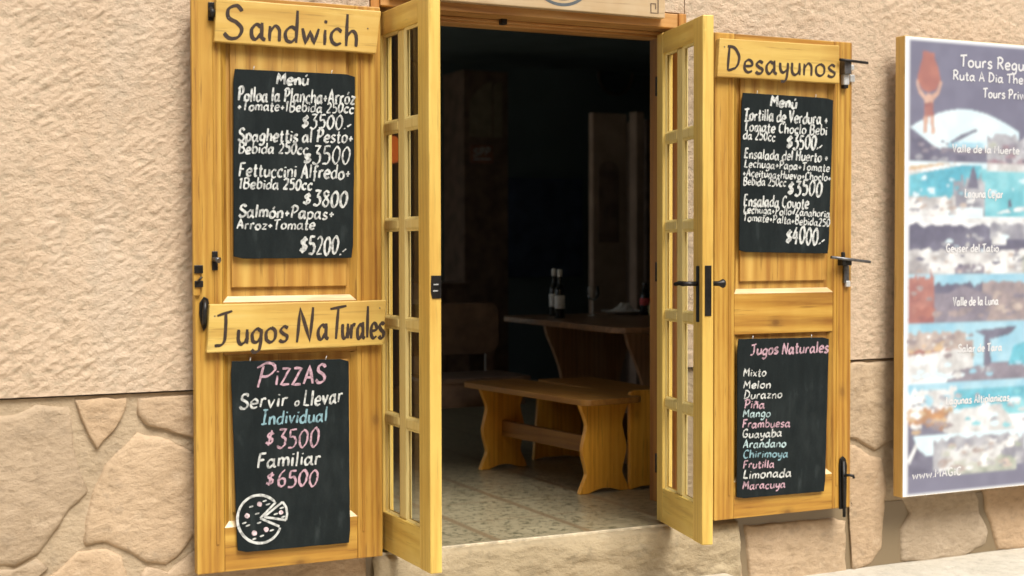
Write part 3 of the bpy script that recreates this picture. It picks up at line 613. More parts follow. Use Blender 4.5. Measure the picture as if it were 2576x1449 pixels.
mb = MB(); mb.prism([(at(x, y, -.105).x, at(x, y, -.105).z) for x, y in ol], -.109, -.1005); lb = mb.build('foot_bolt', IRON, RS, bevel=.002)
mb = MB(); mb.tube([at(2121, 1160, -.116), at(2123, 1300, -.116)], .007, 10); mb.build('bolt_rod', IRON, lb)
mb = MB(); mb.tube([at(2122, 1196, -.118), at(2136, 1195, -.135), at(2146, 1197, -.145), at(2147, 1203, -.145)], [.006, .006, .007, .006], 8); mb.build('bolt_knob', IRON, lb)

# ------------------------------------------------------------------ glazed leaves
def leaf(name, hx, hy, rz, label, left):
    """leaf in its own frame: u from the hinge to the free edge along +x, seen face at y=0, thickness to +y or -y"""
    t = thing(name, (hx, hy, 0), label, 'glazed door', 'narrow glazed door leaves standing out from the doorway', rz, True)
    L = .533; th = .045; s = 1 if left else -1
    y0, y1 = (0, th) if left else (-th, 0)
    zb, zt = .012, 2.032; st0, st1 = .070, .432
    for a, b in ((0, st0), (st1, L)): m = MB(); m.box(a, b, y0, y1, zb, zt); m.build('stile', Y_V, t, bevel=.004)
    for a, b in ((zb+.001, .157), (1.945, zt-.001)): m = MB(); m.box(st0+.0005, st1-.0005, y0+.001, y1-.001, a, b); m.build('rail', Y_H, t, bevel=.003)
    m = MB(); m.box(.215, .280, y0+.011, y1-.011, .1575, 1.9445); m.build('glazing_bar', Y_M, t, bevel=.006, seg=3)
    for z in (.513, .875, 1.238, 1.60):
        for a, b in ((st0+.0005, .2145), (.2805, st1-.0005)): m = MB(); m.box(a, b, y0+.0095, y1-.0095, z-.018, z+.018); m.build('glazing_bar', Y_M, t, bevel=.006, seg=3)
    # sloping beads round the panes
    m = MB(); zs = [.157, .513, .875, 1.238, 1.60, 1.945]; dd = .007
    for (ua, ub) in ((st0, .215), (.280, st1)):
        for k in range(5):
            a = zs[k]+(.018 if k else 0); b = zs[k+1]-(.018 if k < 4 else 0); w_ = .008
            for (f, bk) in ((y0+.0115, y0+dd+.0115), (y1-.0115, y1-dd-.0115)):
                o = [(ua, a), (ub, a), (ub, b), (ua, b)]; i_ = [(ua+w_, a+w_), (ub-w_, a+w_), (ub-w_, b-w_), (ua+w_, b-w_)]
                for q in range(4):
                    r = (q+1) % 4; m.face(((o[q][0], f, o[q][1]), (o[r][0], f, o[r][1]), (i_[r][0], bk, i_[r][1]), (i_[q][0], bk, i_[q][1])))
    m.build('pane_bead', Y_M, t)
    m = MB()
    ym = (y0+y1)/2
    for (ua, ub) in ((st0, .215), (.280, st1)):
        for k in range(5):
            a = zs[k]+(.018 if k else 0); b = zs[k+1]-(.018 if k < 4 else 0)
            m = MB(); m.face(((ua+.002, ym, a+.002), (ub-.002, ym, a+.002), (ub-.002, ym, b-.002), (ua+.002, ym, b-.002))); m.build('pane', GLASS, t)
    for z in (.25, 1.05, 1.82):
        m = MB(); m.tube([(-.004, y0 if left else y1, z-.04), (-.004, y0 if left else y1, z+.04)], .006, 8); m.build('hinge', IRON, t)
    return t, y0, y1, L
# left leaf: direction out of the wall (-y); seen face looks left (-x)
GL, y0, y1, L = leaf('glazed_door', 1.928, .08, R(-90), 'left glazed leaf, narrow, with a small black strike plate on its free edge', True)
m = MB(); pts = [(y0+.006, 1.055), (y0+.004, 1.0), (y0+.010, .975), (y1-.002, .975), (y1-.002, 1.055)]
m.prism(pts, L-.001, L+.0035, axis='x'); sp = m.build('strike_plate', IRON, GL, bevel=.001)
m = MB(); m.box(L+.0036, L+.0046, .012, .030, 1.000, 1.004); m.box(L+.0036, L+.0046, .014, .032, 1.022, 1.026); m.build('strike_slot', BRIGHT, sp)
GR, y0, y1, L = leaf('glazed_door', 3.165, .05, R(-90-13), 'right glazed leaf, narrow, with a black lever handle and lock on its free stile', True)
m = MB(); m.box(.475, .503, -.0045, .0, .865, 1.080); hp = m.build('lock_plate', IRON, GR, bevel=.002)
m = MB(); m.tube([(.489, -.004, 1.012), (.489, -.05, 1.012), (.475, -.056, 1.012), (.43, -.056, 1.013), (.385, -.055, 1.008)], [.009, .009, .0105, .009, .008], 10); m.build('lever', IRON, hp)
m = MB(); m.box(L-.001, L+.003, .010, .036, .890, 1.082); m.build('lock_faceplate', IRON, GR, bevel=.001)
m = MB(); m.box(.475, .503, .045, .0495, .865, 1.080); kp = m.build('lock_plate', IRON, GR, bevel=.002)
m = MB(); m.tube([(.489, .049, 1.012), (.489, .085, 1.012), (.489, .10, 1.012), (.489, .108, 1.012)], [.009, .010, .018, .014], 12); m.build('knob', IRON, kp)

# ------------------------------------------------------------------ carved signboards
def signboard(i, corners, label, Y=-.128, th=.0255):
    P = [at(x, y, Y) for x, y in corners]; c = sum(P, Vector())/4
    t = thing('carved_signboard', (c.x, Y+th, min(p.z for p in P)), label, 'sign', 'carved wooden signboards on the shutters')
    mb = MB(); n = 14; front = []
    poly = []
    for a, b in zip(P, P[1:]+P[:1]):
        for k in range(n):
            q = a+(b-a)*k/n; poly.append((q.x+noise.noise((q.x*9, i, q.z*9))*.0016, q.z+noise.noise((q.x*9, i+5, q.z*9))*.0022))
    mb.prism(poly, Y, Y+th); mb.build('board', SG[i], t, bevel=.0035)
    return t
s1 = signboard(0, [(544, -4), (959, 28), (946, 135), (539, 105)], 'carved pine sign reading Sandwich at the top of the left shutter')
mb = MB(); kw = dict(wpx=10.5, jit=.02, chisel=.45, slant=.05)
write(mb, 'S', 560, 95, 612, 97, 84, -.128, **kw); write(mb, 'andwich', 628, 99, 901, 118, 80, -.128, xh=.86, **kw); mb.build('lettering', BURN, s1)
s2 = signboard(1, [(527, 766), (972, 755), (964, 868), (520, 888)], 'carved pine sign reading Jugos Naturales across the middle of the left shutter')
mb = MB(); kw = dict(wpx=9.5, jit=.02, chisel=.5, slant=.05)
write(mb, 'J', 538, 868, 582, 866, 86, -.128, **kw); write(mb, 'ugos', 594, 866, 726, 858, 72, -.128, xh=.92, **kw)
mb.build('lettering', BURN, s2); mb = MB()
write(mb, 'N', 742, 860, 790, 857, 86, -.128, **kw); write(mb, 'a', 797, 856, 826, 854, 66, -.128, **kw); write(mb, 'T', 826, 855, 868, 853, 84, -.128, **kw)
write(mb, 'urales', 858, 853, 967, 849, 80, -.128, xh=.82, **kw); mb.build('lettering', BURN, s2)
s3 = signboard(2, [(1810, 96), (2111, 115), (2111, 210), (1804, 193)], 'carved pine sign reading Desayunos at the top of the right shutter')
mb = MB(); kw = dict(wpx=7.2, jit=.02, chisel=.45, slant=.03)
write(mb, 'D', 1826, 178, 1862, 181, 62, -.128, **kw); write(mb, 'esayunos', 1868, 182, 2102, 194, 56, -.128, xh=.95, **kw); mb.build('lettering', BURN, s3)
# nail heads in the sign corners
for sgn, pts in ((s1, ((575, 45), (925, 72))), (s2, ((540, 795), (955, 775))), (s3, ((1822, 118), (2098, 180)))):
    for x, y in pts:
        p = at(x, y, -.128); mb = MB(); mb.tube([(p.x, -.1275, p.z), (p.x, -.1292, p.z)], .0026, 8); mb.build('nail', STEEL, sgn)

# ------------------------------------------------------------------ chalkboards
def chalkboard(corners, label, seed, Y=-.113, th=.006):
    P = [at(x, y, Y) for x, y in corners]; c = sum(P, Vector())/4
    t = thing('chalkboard', (c.x, Y+th, min(p.z for p in P)), label, 'chalkboard', 'chalkboard menus on the shutters')
    poly = []; n = 16
    for i in range(4):                       # straight edges, knocked corners
        a, b = P[i], P[(i+1) % 4]
        for k in range(n):
            f = .012+k/n*.976; q = a+(b-a)*f; poly.append((q.x+noise.noise((q.x*30, seed, q.z*30))*.0014, q.z+noise.noise((q.x*30, seed+3, q.z*30))*.0014))
    mb = MB(); mb.prism(poly, Y, Y+th); mb.build('slate', SLATE, t, bevel=.0012, seg=1)
    for x, y in ((.16, 0), (.8, 0)):         # hooks over the top edge
        q = P[0]+(P[1]-P[0])*x; mb = MB(); mb.tube([(q.x, Y+.004, q.z-.004), (q.x, Y-.002, q.z+.006), (q.x+.004, Y+.004, q.z+.012)], .0016, 6); mb.build('hook', BRIGHT, t)
    return t
def lines(t, rows, Y=-.113, wt=.80):
    for (txt, x0, b0, x1, b1, h, col, wp) in rows:
        wm = MB(); wp = wp*.92 if h < 22 else wp; write(wm, txt, x0, b0, x1, b1, h, Y, wpx=wt*wp*(1.42 if h > 25 else 1.28), jit=.05, slant=.11, chisel=.5, wob=.10, taper=.8); wm.build('chalk_line', CH[col], t)
c1 = chalkboard([(587, 173), (893, 188), (888, 649), (588, 651)], 'chalkboard listing Pollo, Spaghettis, Fettuccini and Salmón, upper board of the left shutter', 1)
lines(c1, [('Menú', 694, 212, 775, 215, 29, 'w', 6.5), ('Polloa la Plancha+Arróz', 597, 254, 892, 262, 34, 'w', 5.2), ('+Tomate+1Bebida 250cc', 596, 277, 889, 285, 25, 'w', 4.8),
 ('$', 757, 322, 776, 322, 32, 'w', 6), ('3500.-', 778, 322, 882, 326, 36, 'w', 5), ('Spaghettis al Pesto+', 598, 354, 887, 360, 32, 'w', 5.4), ('Bebida 250cc', 598, 385, 774, 388, 27, 'w', 5),
 ('$', 762, 411, 782, 411, 26, 'w', 6), ('3500', 784, 412, 879, 414, 46, 'w', 5.2), ('Fettuccini Alfredo+', 600, 444, 880, 450, 34, 'w', 5.4), ('1Bebida 250cc', 600, 474, 785, 478, 27, 'w', 5),
 ('$', 760, 514, 782, 516, 32, 'w', 6), ('3800', 786, 518, 872, 520, 39, 'w', 5.4), ('Salmón+Papas+', 600, 546, 839, 551, 31, 'w', 5.4), ('Arroz+Tomate', 594, 576, 791, 577, 25, 'w', 5),
 ('$', 752, 636, 772, 637, 40, 'w', 6.5), ('5200.-', 774, 639, 870, 641, 47, 'w', 5.6)])
c2 = chalkboard([(580, 909), (877, 903), (881, 1365), (598, 1391)], 'chalkboard reading Pizzas with a chalk pizza drawing, lower board of the left shutter', 2)
lines(c2, [('P', 640, 974, 690, 971, 56, 'p', 7), ('iZZAS', 690, 969, 817, 964, 44, 'p', 6.4), ('Servir', 601, 1028, 722, 1022, 38, 'w', 5.6), ('o', 740, 1021, 752, 1020, 22, 'w', 4.2), ('Llevar', 762, 1021, 861, 1012, 38, 'w', 5.6),
 ('Individual', 657, 1068, 822, 1060, 35, 'b', 5.6), ('$', 666, 1122, 688, 1121, 36, 'p', 6), ('3500', 694, 1127, 801, 1122, 48, 'p', 5.6), ('Familiar', 646, 1177, 806, 1167, 38, 'w', 5.8), ('$', 667, 1222, 689, 1221, 34, 'p', 6), ('6500', 695, 1226, 798, 1221, 42, 'p', 6)], wt=.78)
Y = -.113; pz = MB(); pd = MB()
def pzp(x, y): p = at((540+x/4.2933)/1.165, (1400+y/4.2933)/1.165, Y); return (p.x, p.z)
circ = []
a0, a1 = math.atan2(215, 205), math.atan2(-95, 250)+2*math.pi
for k in range(49):
    a = a0+(a1-a0)*k/48; circ.append(pzp(945+278*math.cos(a), 520-302*math.sin(a)))
mp = .0062*1.0
ribbon(pz, circ, Y, .0098, chisel=.1, wob=.06)
def seg(*pts): return [pzp(a[0]+(b[0]-a[0])*t/4, a[1]+(b[1]-a[1])*t/4) for a, b in zip(pts, pts[1:]) for t in range(4)]+[pzp(*pts[-1])]
for l in (seg((1150, 305), (955, 508)), seg((955, 508), (1195, 612)), seg((1000, 492), (1235, 302)), seg((1235, 302), (1280, 370), (1292, 450), (1278, 532)), seg((1278, 532), (1000, 492))): ribbon(pz, l, Y, .0085, chisel=.1, taper=1)
for x, y in ((840, 362), (1010, 290), (1050, 333), (915, 450), (755, 568), (800, 600), (940, 565), (975, 730), (1100, 660), (880, 768), (1150, 455), (1225, 378), (1243, 490)):
    ribbon(pz, seg((x-28, y+9), (x+28, y-9)), Y, .0062, chisel=.1, taper=.3)
for x, y, r in ((945, 330, 33), (790, 478, 33), (880, 695, 34), (1030, 650, 32), (1215, 435, 28)):
    _lay[0] += 1; yy = Y-.0007-(_lay[0] % 23)*3.5e-5; cpt = [pzp(x+r*math.cos(2*math.pi*k/14)*random.uniform(.9, 1.1), y+r*math.sin(2*math.pi*k/14)*random.uniform(.9, 1.1)) for k in range(14)]
    pd.face([(a, yy, b) for a, b in cpt])
pz.build('pizza_drawing', CH['w'], c2); pd.build('pizza_topping', CH['pp'], c2)
c3 = chalkboard([(1866, 233), (2096, 248), (2084, 638), (1859, 634)], 'chalkboard listing Tortilla and Ensalada dishes, upper board of the right shutter', 3)
lines(c3, [('Menú', 1936, 268, 2003, 272, 27, 'w', 5.6), ('Tortilla de Verdura +', 1870, 302, 2081, 313, 30, 'w', 4.4), ('Tomate Choclo Bebi', 1869, 330, 2079, 340, 25, 'w', 4.2), ('da 250cc', 1868, 350, 1949, 355, 22, 'w', 4),
 ('$', 1976, 372, 1992, 373, 32, 'w', 5.6), ('3500.-', 1993, 374, 2067, 376, 36, 'w', 4.8), ('Ensalada del Huerto +', 1871, 398, 2081, 408, 25, 'w', 4.2), ('Lechuga+Papa+Tomate', 1871, 420, 2086, 432, 20, 'w', 4), ('+Aceituna+Huevo+Choclo+', 1867, 443, 2089, 456, 19, 'w', 3.8), ('Bebida 250cc', 1868, 465, 1976, 469, 20, 'w', 4),
 ('$', 1980, 489, 1995, 490, 32, 'w', 5.6), ('3500', 1997, 492, 2066, 494, 38, 'w', 4.8), ('Ensalada Coyote', 1869, 518, 2033, 525, 29, 'w', 4.2), ('Lechuga+Pollo+Zanahoria', 1869, 535, 2086, 547, 19, 'w', 3.8), ('Tomate+Palta+Bebida250', 1868, 555, 2086, 570, 19, 'w', 3.8),
 ('$', 1975, 612, 1990, 613, 36, 'w', 5.8), ('4000.-', 1991, 613, 2073, 615, 42, 'w', 4.8)])
c4 = chalkboard([(1855, 853), (2085, 848), (2075, 1236), (1853, 1255)], 'chalkboard listing twelve juice flavours below Jugos Naturales, lower board of the right shutter', 4)
lines(c4, [('Jugos Naturales', 1886, 893, 2083, 886, 27, 'p', 4.2), ('Mixto', 1868, 947, 1926, 946, 21, 'w', 4), ('Melon', 1868, 977, 1938, 976, 20, 'w', 4), ('Durazno', 1870, 1003, 1966, 1001, 20, 'w', 4), ('Piña', 1870, 1027, 1922, 1026, 21, 'p', 4),
 ('Mango', 1867, 1050, 1937, 1048, 20, 'l', 4), ('Frambuesa', 1866, 1076, 1986, 1073, 20, 'p', 4), ('Guayaba', 1866, 1101, 1965, 1098, 20, 'w', 4), ('Arandano', 1867, 1127, 1976, 1124, 20, 'l', 4), ('Chirimoya', 1868, 1152, 1981, 1149, 20, 'b', 4),
 ('Frutilla', 1868, 1178, 1946, 1176, 20, 'p', 4), ('Limonada', 1868, 1204, 1989, 1199, 22, 'w', 4), ('Maracuya', 1866, 1231, 1974, 1226, 20, 'p', 4)])

# ------------------------------------------------------------------ sign over the door
YS = -.055; a = at(1085, 4, YS); b = at(1673, 42, YS); zb = (a.z+b.z)/2
t = thing('overdoor_sign', ((a.x+b.x)/2, 0, zb), 'pale wooden board with a round emblem fixed above the doorway', 'sign')
mb = MB(); mb.box(1.95, b.x, YS, -.0225, zb, zb+.42); mb.build('board', W_G, t, bevel=.004)
em = MB(); cxm = at(1412, 0, YS).x; cz = at(1412, 16, YS).z+.126
for r_, wd in ((.120, .012), (.100, .005)): ribbon(em, [(cxm+r_*1.12*math.cos(2*math.pi*k/48), cz+r_*math.sin(2*math.pi*k/48)) for k in range(49)], YS, wd, chisel=0, taper=1)
for k in range(16):
    th_ = 2*math.pi*k/16; ribbon(em, [(cxm+.088*1.12*math.cos(th_), cz+.088*math.sin(th_)), (cxm+.06*1.12*math.cos(th_), cz+.06*math.sin(th_))], YS, .010, chisel=0)
em.build('round_emblem', plain('emblem_grey_paint', (.075, .085, .09), .8, var=.3), t)
kk = MB(); c0 = at(1660, 28, YS); x_, z_ = b.x-.035, zb+.018; s_ = .034
ribbon(kk, [(x_, z_+.11), (x_, z_), (x_-s_, z_), (x_-s_, z_+s_*1.1), (x_-s_*.35, z_+s_*1.1), (x_-s_*.35, z_+s_*.45)], YS, .006, chisel=0, taper=1)
kk.build('corner_fret', plain('fret_brown', (.16, .11, .07), .8, var=.3), t)

# ------------------------------------------------------------------ tour poster
YP = -.14; pa = at(2277, 92, YP); x0 = pa.x
bx = 5.42; ZT, ZB = at(2277, 91, YP).z, at(2277, 1250, YP).z
post = thing('tour_poster', (x0+.5, 0, ZB), 'tall tour poster of desert and lagoon photographs in a yellow wood frame on the wall', 'poster')
mb = MB(); mb.box(x0-.002, x0+.022, YP+.004, YP+.062, ZB-.004, ZT+.004); mb.box(bx-.022, bx, YP+.004, YP+.062, ZB-.004, ZT+.004); mb.box(x0+.0225, bx-.0225, YP+.005, YP+.06, ZB-.003, ZB+.02); mb.box(x0+.0225, bx-.0225, YP+.005, YP+.06, ZT-.02, ZT+.003)
mb.build('frame', W_PF, post, bevel=.003)
mb = MB(); mb.box(x0, bx-.002, YP, YP+.0035, ZB, ZT); mb.build('white_sheet', plain('poster_white', (.82, .83, .83), .45, var=.03), post)
def pp(px, py):
    # straight across the sheet: py is read at the sheet's left edge
    X = at(px, 660, YP).x; return X, at(2283, py, YP).z
def pmat(nm, c, c2=None, sc=9.0, d=.5, amt=.30): return (c, c2 or tuple(x*.7 for x in c), sc, amt)
PM = dict(dark=pmat('slate_violet', (.165, .155, .215), (.14, .13, .185), 3, .5, .03), sky=pmat('pale_sky', (.70, .80, .82), (.62, .76, .80), 4, .5, .08), sky2=pmat('blue_sky', (.25, .50, .62), (.38, .60, .68), 4, .5, .12), water=pmat('turquoise', (.07, .36, .46), (.13, .46, .54), 22, 1.5),
 lag=pmat('lagoon', (.12, .44, .50), (.24, .56, .60), 6, .5, .15), white=pmat('salt', (.80, .80, .78), (.55, .53, .50), 18), sand=pmat('sand', (.52, .42, .35), (.36, .28, .24), 14), beach=pmat('beach', (.58, .40, .22), (.48, .33, .18), 12),
 mtn=pmat('mountain', (.10, .09, .135), (.16, .15, .20), 10), grey=pmat('rock', (.24, .23, .26), (.46, .45, .46), 26, 1.2), red=pmat('red_rock', (.30, .095, .075), (.42, .17, .12), 24), brown=pmat('dune', (.38, .29, .26), (.25, .20, .20), 8), mauve=pmat('dune_shadow', (.26, .22, .25), (.19, .16, .19), 6),
 orange=pmat('orange_grass', (.50, .24, .08), (.30, .15, .07), 16), clay=pmat('clay', (.40, .14, .09), (.34, .11, .075), 5, .5, .1), skin=pmat('skin_ink', (.62, .38, .27), (.55, .32, .22), 6, .5, .1), green=pmat('scrub', (.30, .33, .24), (.50, .50, .42), 20), red2=pmat('maroon_ground', (.24, .10, .12), (.36, .26, .28), 16), town=pmat('white_town', (.78, .76, .72), (.34, .31, .30), 44, 1.0), ink=None)
ORDER = []; lay = [0]
def poly(k, s, dy=0):
    lay[0] += 1; y = YP-.0004-lay[0]*8e-6
    ORDER.append((k, [(pp(float(a), 0)[0], pp(0, float(b))[1]) for a, b in (q.split(',') for q in s.split())]))
E_ = 2700
def rect(k, x0_, y0_, x1_, y1_): poly(k, f'{x0_},{y0_} {x1_},{y0_} {x1_},{y1_} {x0_},{y1_}')
def ridge(k, x0_, x1_, yt, yb, amp, seed, n=22):
    pts = [f'{x0_+(x1_-x0_)*i/n},{yt+amp*noise.noise((i*.55, seed, 0))+amp*.6*noise.noise((i*1.7, seed, 3))}' for i in range(n+1)]+[f'{x1_},{yb}', f'{x0_},{yb}']
    poly(k, ' '.join(pts))
rect('dark', 2284, 98, E_, 404)
arc = ' '.join(f'{2284+(2560-2284)*i/14},{330-62*math.sin(math.pi*(.05+.9*i/14))}' for i in range(15)); poly('sky', arc+' 2560,372 2284,372')
poly('mtn', '2284,318 2305,332 2340,360 2380,382 2420,404 2284,404'); ridge('sky2', 2380, 2470, 352, 372, 8, 3); rect('mauve', 2365, 366, 2520, 380); ridge('grey', 2480, 2700, 330, 404, 26, 5); ridge('red2', 2430, 2700, 392, 404, 10, 6); rect('mtn', 2400, 384, 2480, 404)
poly('mtn', '2388,352 2416,332 2440,322 2452,316 2455,322 2430,336 2392,358'); 
rect('sky', 2284, 404, E_, 420); poly('beach', '2284,418 2360,408 2400,406 2284,430'); poly('white', '2284,432 2410,406 2440,408 2284,440'); poly('water', '2284,440 2420,410 2470,412 2450,470 2430,500 2284,498')
rect('lag', 2458, 418, E_, 545); rect('white', 2480, 406, E_, 424); ridge('grey', 2395, 2475, 450, 545, 30, 8); poly('mtn', '2430,470 2440,425 2446,412 2452,430 2460,470'); ridge('town', 2284, 2400, 494, 545, 8, 9); rect('sky', 2380, 520, 2470, 548); poly('white', '2500,536 2540,520 2600,516 2600,524 2545,530'); poly('mtn', '2534,500 2541,496 2543,528 2535,528')
rect('white', 2284, 547, E_, 562); ridge('mtn', 2284, 2700, 566, 640, 22, 10); ridge('grey', 2490, 2700, 560, 610, 16, 19); rect('mtn', 2284, 600, 2700, 636); ridge('town', 2284, 2700, 630, 690, 14, 11, 40); poly('white', '2494,606 2494,590 2510,582 2528,590 2528,616 2494,616'); poly('white', '2428,622 2430,590 2436,590 2438,622'); ridge('mauve', 2400, 2476, 668, 692, 20, 12); ridge('green', 2570, 2700, 640, 690, 10, 13)
rect('sky2', 2284, 690, E_, 735); ridge('mtn', 2330, 2470, 716, 760, 14, 14); rect('mauve', 2284, 740, E_, 814); ridge('red', 2284, 2350, 696, 814, 26, 15); ridge('brown', 2470, 2700, 712, 790, 12, 16); poly('mauve', '2350,760 2420,720 2500,750 2460,814 2350,814'); poly('brown', '2490,790 2600,740 2700,730 2700,814 2480,814')
rect('sky2', 2284, 814, E_, 880); ridge('sand', 2284, 2430, 838, 870, 12, 17); rect('sand', 2284, 862, 2480, 912); ridge('red', 2284, 2420, 884, 892, 8, 23); poly('white', '2284,898 2440,880 2450,930 2284,966'); rect('sky2', 2450, 850, E_, 940); poly('mtn', '2452,838 2560,828 2540,850 2490,862'); poly('mauve', '2400,940 2500,920 2700,926 2700,966 2380,966'); poly('mtn', '2474,856 2490,856 2494,930 2476,930'); poly('water', '2536,930 2550,880 2590,868 2610,930')
rect('sky2', 2284, 966, E_, 1000); ridge('white', 2284, 2410, 984, 1030, 22, 18); ridge('orange', 2284, 2400, 1034, 1100, 18, 20); rect('water', 2400, 986, E_, 1040); poly('white', '2390,1040 2520,1030 2560,1100 2370,1100'); poly('lag', '2520,1040 2640,1000 2700,1000 2700,1060 2540,1060'); poly('mtn', '2284,1076 2320,1068 2390,1100 2284,1110')
rect('sky', 2284, 1100, E_, 1150); rect('dark', 2284, 1150, E_, 1246); poly('mtn', '2284,1060 2310,1130 2370,1190 2284,1200'); ridge('grey', 2350, 2580, 1110, 1190, 34, 21); ridge('white', 2380, 2520, 1140, 1196, 26, 22); ridge('green', 2400, 2560, 1170, 1204, 12, 24); poly('white', '2284,1160 2304,1118 2312,1118 2290,1170')
def flecks(keys, xa, ya, xb, yb, n, sz, seed):
    rr_ = random.Random(seed)
    for _ in range(n):
        x, y, r_ = rr_.uniform(xa, xb), rr_.uniform(ya, yb), sz*rr_.uniform(.4, 1.5)
        m_ = rr_.randint(5, 8); poly(rr_.choice(keys), ' '.join(f'{x+r_*1.7*rr_.uniform(.5, 1)*math.cos(6.283*i/m_)},{y+r_*rr_.uniform(.4, 1)*math.sin(6.283*i/m_)}' for i in range(m_)))
flecks(['grey', 'green', 'red2', 'mauve'], 2490, 356, 2690, 398, 34, 8, 1); flecks(['mtn', 'mauve', 'grey'], 2290, 350, 2400, 400, 14, 7, 2)
flecks(['white', 'sand', 'grey', 'town'], 2290, 500, 2460, 542, 34, 7, 3); flecks(['water', 'sky'], 2290, 446, 2440, 492, 20, 5, 4); flecks(['sky', 'lag'], 2490, 430, 2690, 530, 16, 6, 5)
flecks(['mtn', 'grey', 'mauve', 'sky'], 2290, 585, 2690, 634, 40, 7, 6); flecks(['white', 'town', 'grey', 'sand', 'mtn'], 2290, 638, 2690, 688, 70, 6, 7)
flecks(['red', 'clay', 'brown'], 2290, 715, 2342, 810, 22, 8, 8); flecks(['brown', 'sand', 'mauve'], 2480, 735, 2690, 808, 34, 9, 9); flecks(['mauve', 'brown'], 2350, 770, 2470, 808, 14, 8, 10)
flecks(['sand', 'white', 'beach', 'brown'], 2290, 848, 2450, 905, 44, 8, 11); flecks(['white', 'sky'], 2290, 908, 2420, 955, 18, 9, 12); flecks(['grey', 'mauve', 'sky2'], 2420, 925, 2690, 960, 26, 8, 13)
flecks(['white', 'sky2', 'grey'], 2290, 985, 2400, 1030, 30, 7, 14); flecks(['orange', 'beach', 'brown', 'white'], 2290, 1036, 2395, 1092, 36, 8, 15); flecks(['white', 'sky', 'lag', 'grey'], 2400, 1000, 2690, 1095, 44, 8, 16)
flecks(['grey', 'white', 'green', 'sand', 'town'], 2365, 1118, 2570, 1195, 80, 8, 17)
# pot carrier drawn in the corner
poly('clay', '2318,126 2346,128 2346,142 2356,166 2362,196 2352,222 2332,230 2314,222 2303,196 2310,166 2317,142')
poly('skin', '2304,196 2310,220 2324,238 2332,240 2340,238 2354,222 2362,196 2366,204 2358,232 2344,248 2344,282 2322,282 2322,248 2308,234 2301,206')
poly('red', '2322,256 2344,254 2346,290 2322,292'); poly('skin', '2320,290 2332,290 2329,332 2320,334'); poly('skin', '2336,288 2346,288 2349,332 2340,336'); poly('skin', '2327,232 2340,232 2342,248 2325,248')
# the print: the pictures are laid down on a fine grid of colours and softened, with lens blur and haze put in
import numpy as np
NX, NZ = 190, 400; gx = np.linspace(x0+.015, bx-.006, NX); gz = np.linspace(ZB+.005, ZT-.006, NZ)
GX, GZ = np.meshgrid(gx, gz); IMG = np.ones((NZ, NX, 3))*.8
rng = np.random.default_rng(5)
def nz(sc):
    h, w_ = max(2, int(NZ/sc)), max(2, int(NX/sc)); g_ = rng.random((h+2, w_+2))
    yy, xx = np.linspace(0, h, NZ), np.linspace(0, w_, NX); yi, xi = yy.astype(int), xx.astype(int); fy, fx = (yy-yi)[:, None], (xx-xi)[None]
    fy, fx = fy*fy*(3-2*fy), fx*fx*(3-2*fx)
    return (g_[yi][:, xi]*(1-fx)+g_[yi][:, xi+1]*fx)*(1-fy)+(g_[yi+1][:, xi]*(1-fx)+g_[yi+1][:, xi+1]*fx)*fy
NB = [nz(24), nz(9), nz(4), nz(2)]
for k, pl_ in ORDER:
    c1_, c2_, sc_, am = PM[k]
    inside = np.zeros(GX.shape, bool); n_ = len(pl_)
    for i in range(n_):
        xa, za = pl_[i]; xb, zb_ = pl_[(i+1) % n_]
        if za == zb_: continue
        inside ^= ((za > GZ) != (zb_ > GZ)) & (GX < (xb-xa)*(GZ-za)/(zb_-za)+xa)
    if not inside.any(): continue
    f_ = np.clip((NB[0]*.4+NB[1]*.6-.3)/.4, 0, 1)[..., None]
    col_ = np.array(c2_)*(1-f_)+np.array(c1_)*f_
    col_ = col_*(1+am*1.6*((NB[2]*.5+NB[3]*.5)-.5))[..., None]
    IMG[inside] = col_[inside]
for _ in range(2):
    for ax in (0, 1): IMG = (np.roll(IMG, 1, ax)+2*IMG+np.roll(IMG, -1, ax))/4
IMG = np.clip(IMG*np.array((.80, .83, .88))+np.array((.05, .055, .07)), 0, 1)  # pales every tone: haze put into the print's colours
pm = MB(); pm.v = [(float(GX[j, i]), YP-.0012, float(GZ[j, i])) for j in range(NZ) for i in range(NX)]
pm.f = [(j*NX+i, j*NX+i+1, (j+1)*NX+i+1, (j+1)*NX+i) for j in range(NZ-1) for i in range(NX-1)]; pm.m = [0]*len(pm.f); pm.sm = [False]*len(pm.f)
m_, nt_, b_ = mat('printed_poster', .38); at_ = N(nt_, 'ShaderNodeVertexColor'); at_.layer_name = 'print'; nt_.links.new(at_.outputs[0], b_.inputs['Base Color'])
po = pm.build('printed_picture', m_, post)
ca = po.data.color_attributes.new('print', 'FLOAT_COLOR', 'POINT'); ca.data.foreach_set('color', np.concatenate([IMG.reshape(-1, 3), np.ones((NX*NZ, 1))], 1).astype(np.float32).ravel())
ink = MB()
def cap(txt, x0_, y0_, x1_, h, wp):
    # captions are set level on the sheet
    sl = (at(x1_, y0_, YP).z-at(x0_, y0_, YP).z)
    A = Vector((pp(x0_, 0)[0], 0, pp(0, y0_)[1])); Bx = pp(x1_, 0)[0]; adv = sum(G[c][0]+.07 for c in txt)-.07; k = (Bx-A.x)/adv
    hz = abs(pp(0, y0_)[1]-pp(0, y0_-h)[1]); u = 0
    for ch in txt:
        a_, st = G[ch]
        for pts, cv in st:
            pts = smooth(pts) if cv else pts
            ribbon(ink, [(A.x+(u+gx)*k, A.z+gz*hz) for gx, gz in pts], YP-.0016, wp, chisel=.2, taper=1)
        u += a_+.07
cap('Tours Regulares', 2410, 158, 2640, 30, .0095); cap('Ruta A Dia Thermas', 2392, 193, 2625, 24, .008); cap('Tours Privados', 2468, 234, 2615, 24, .008)
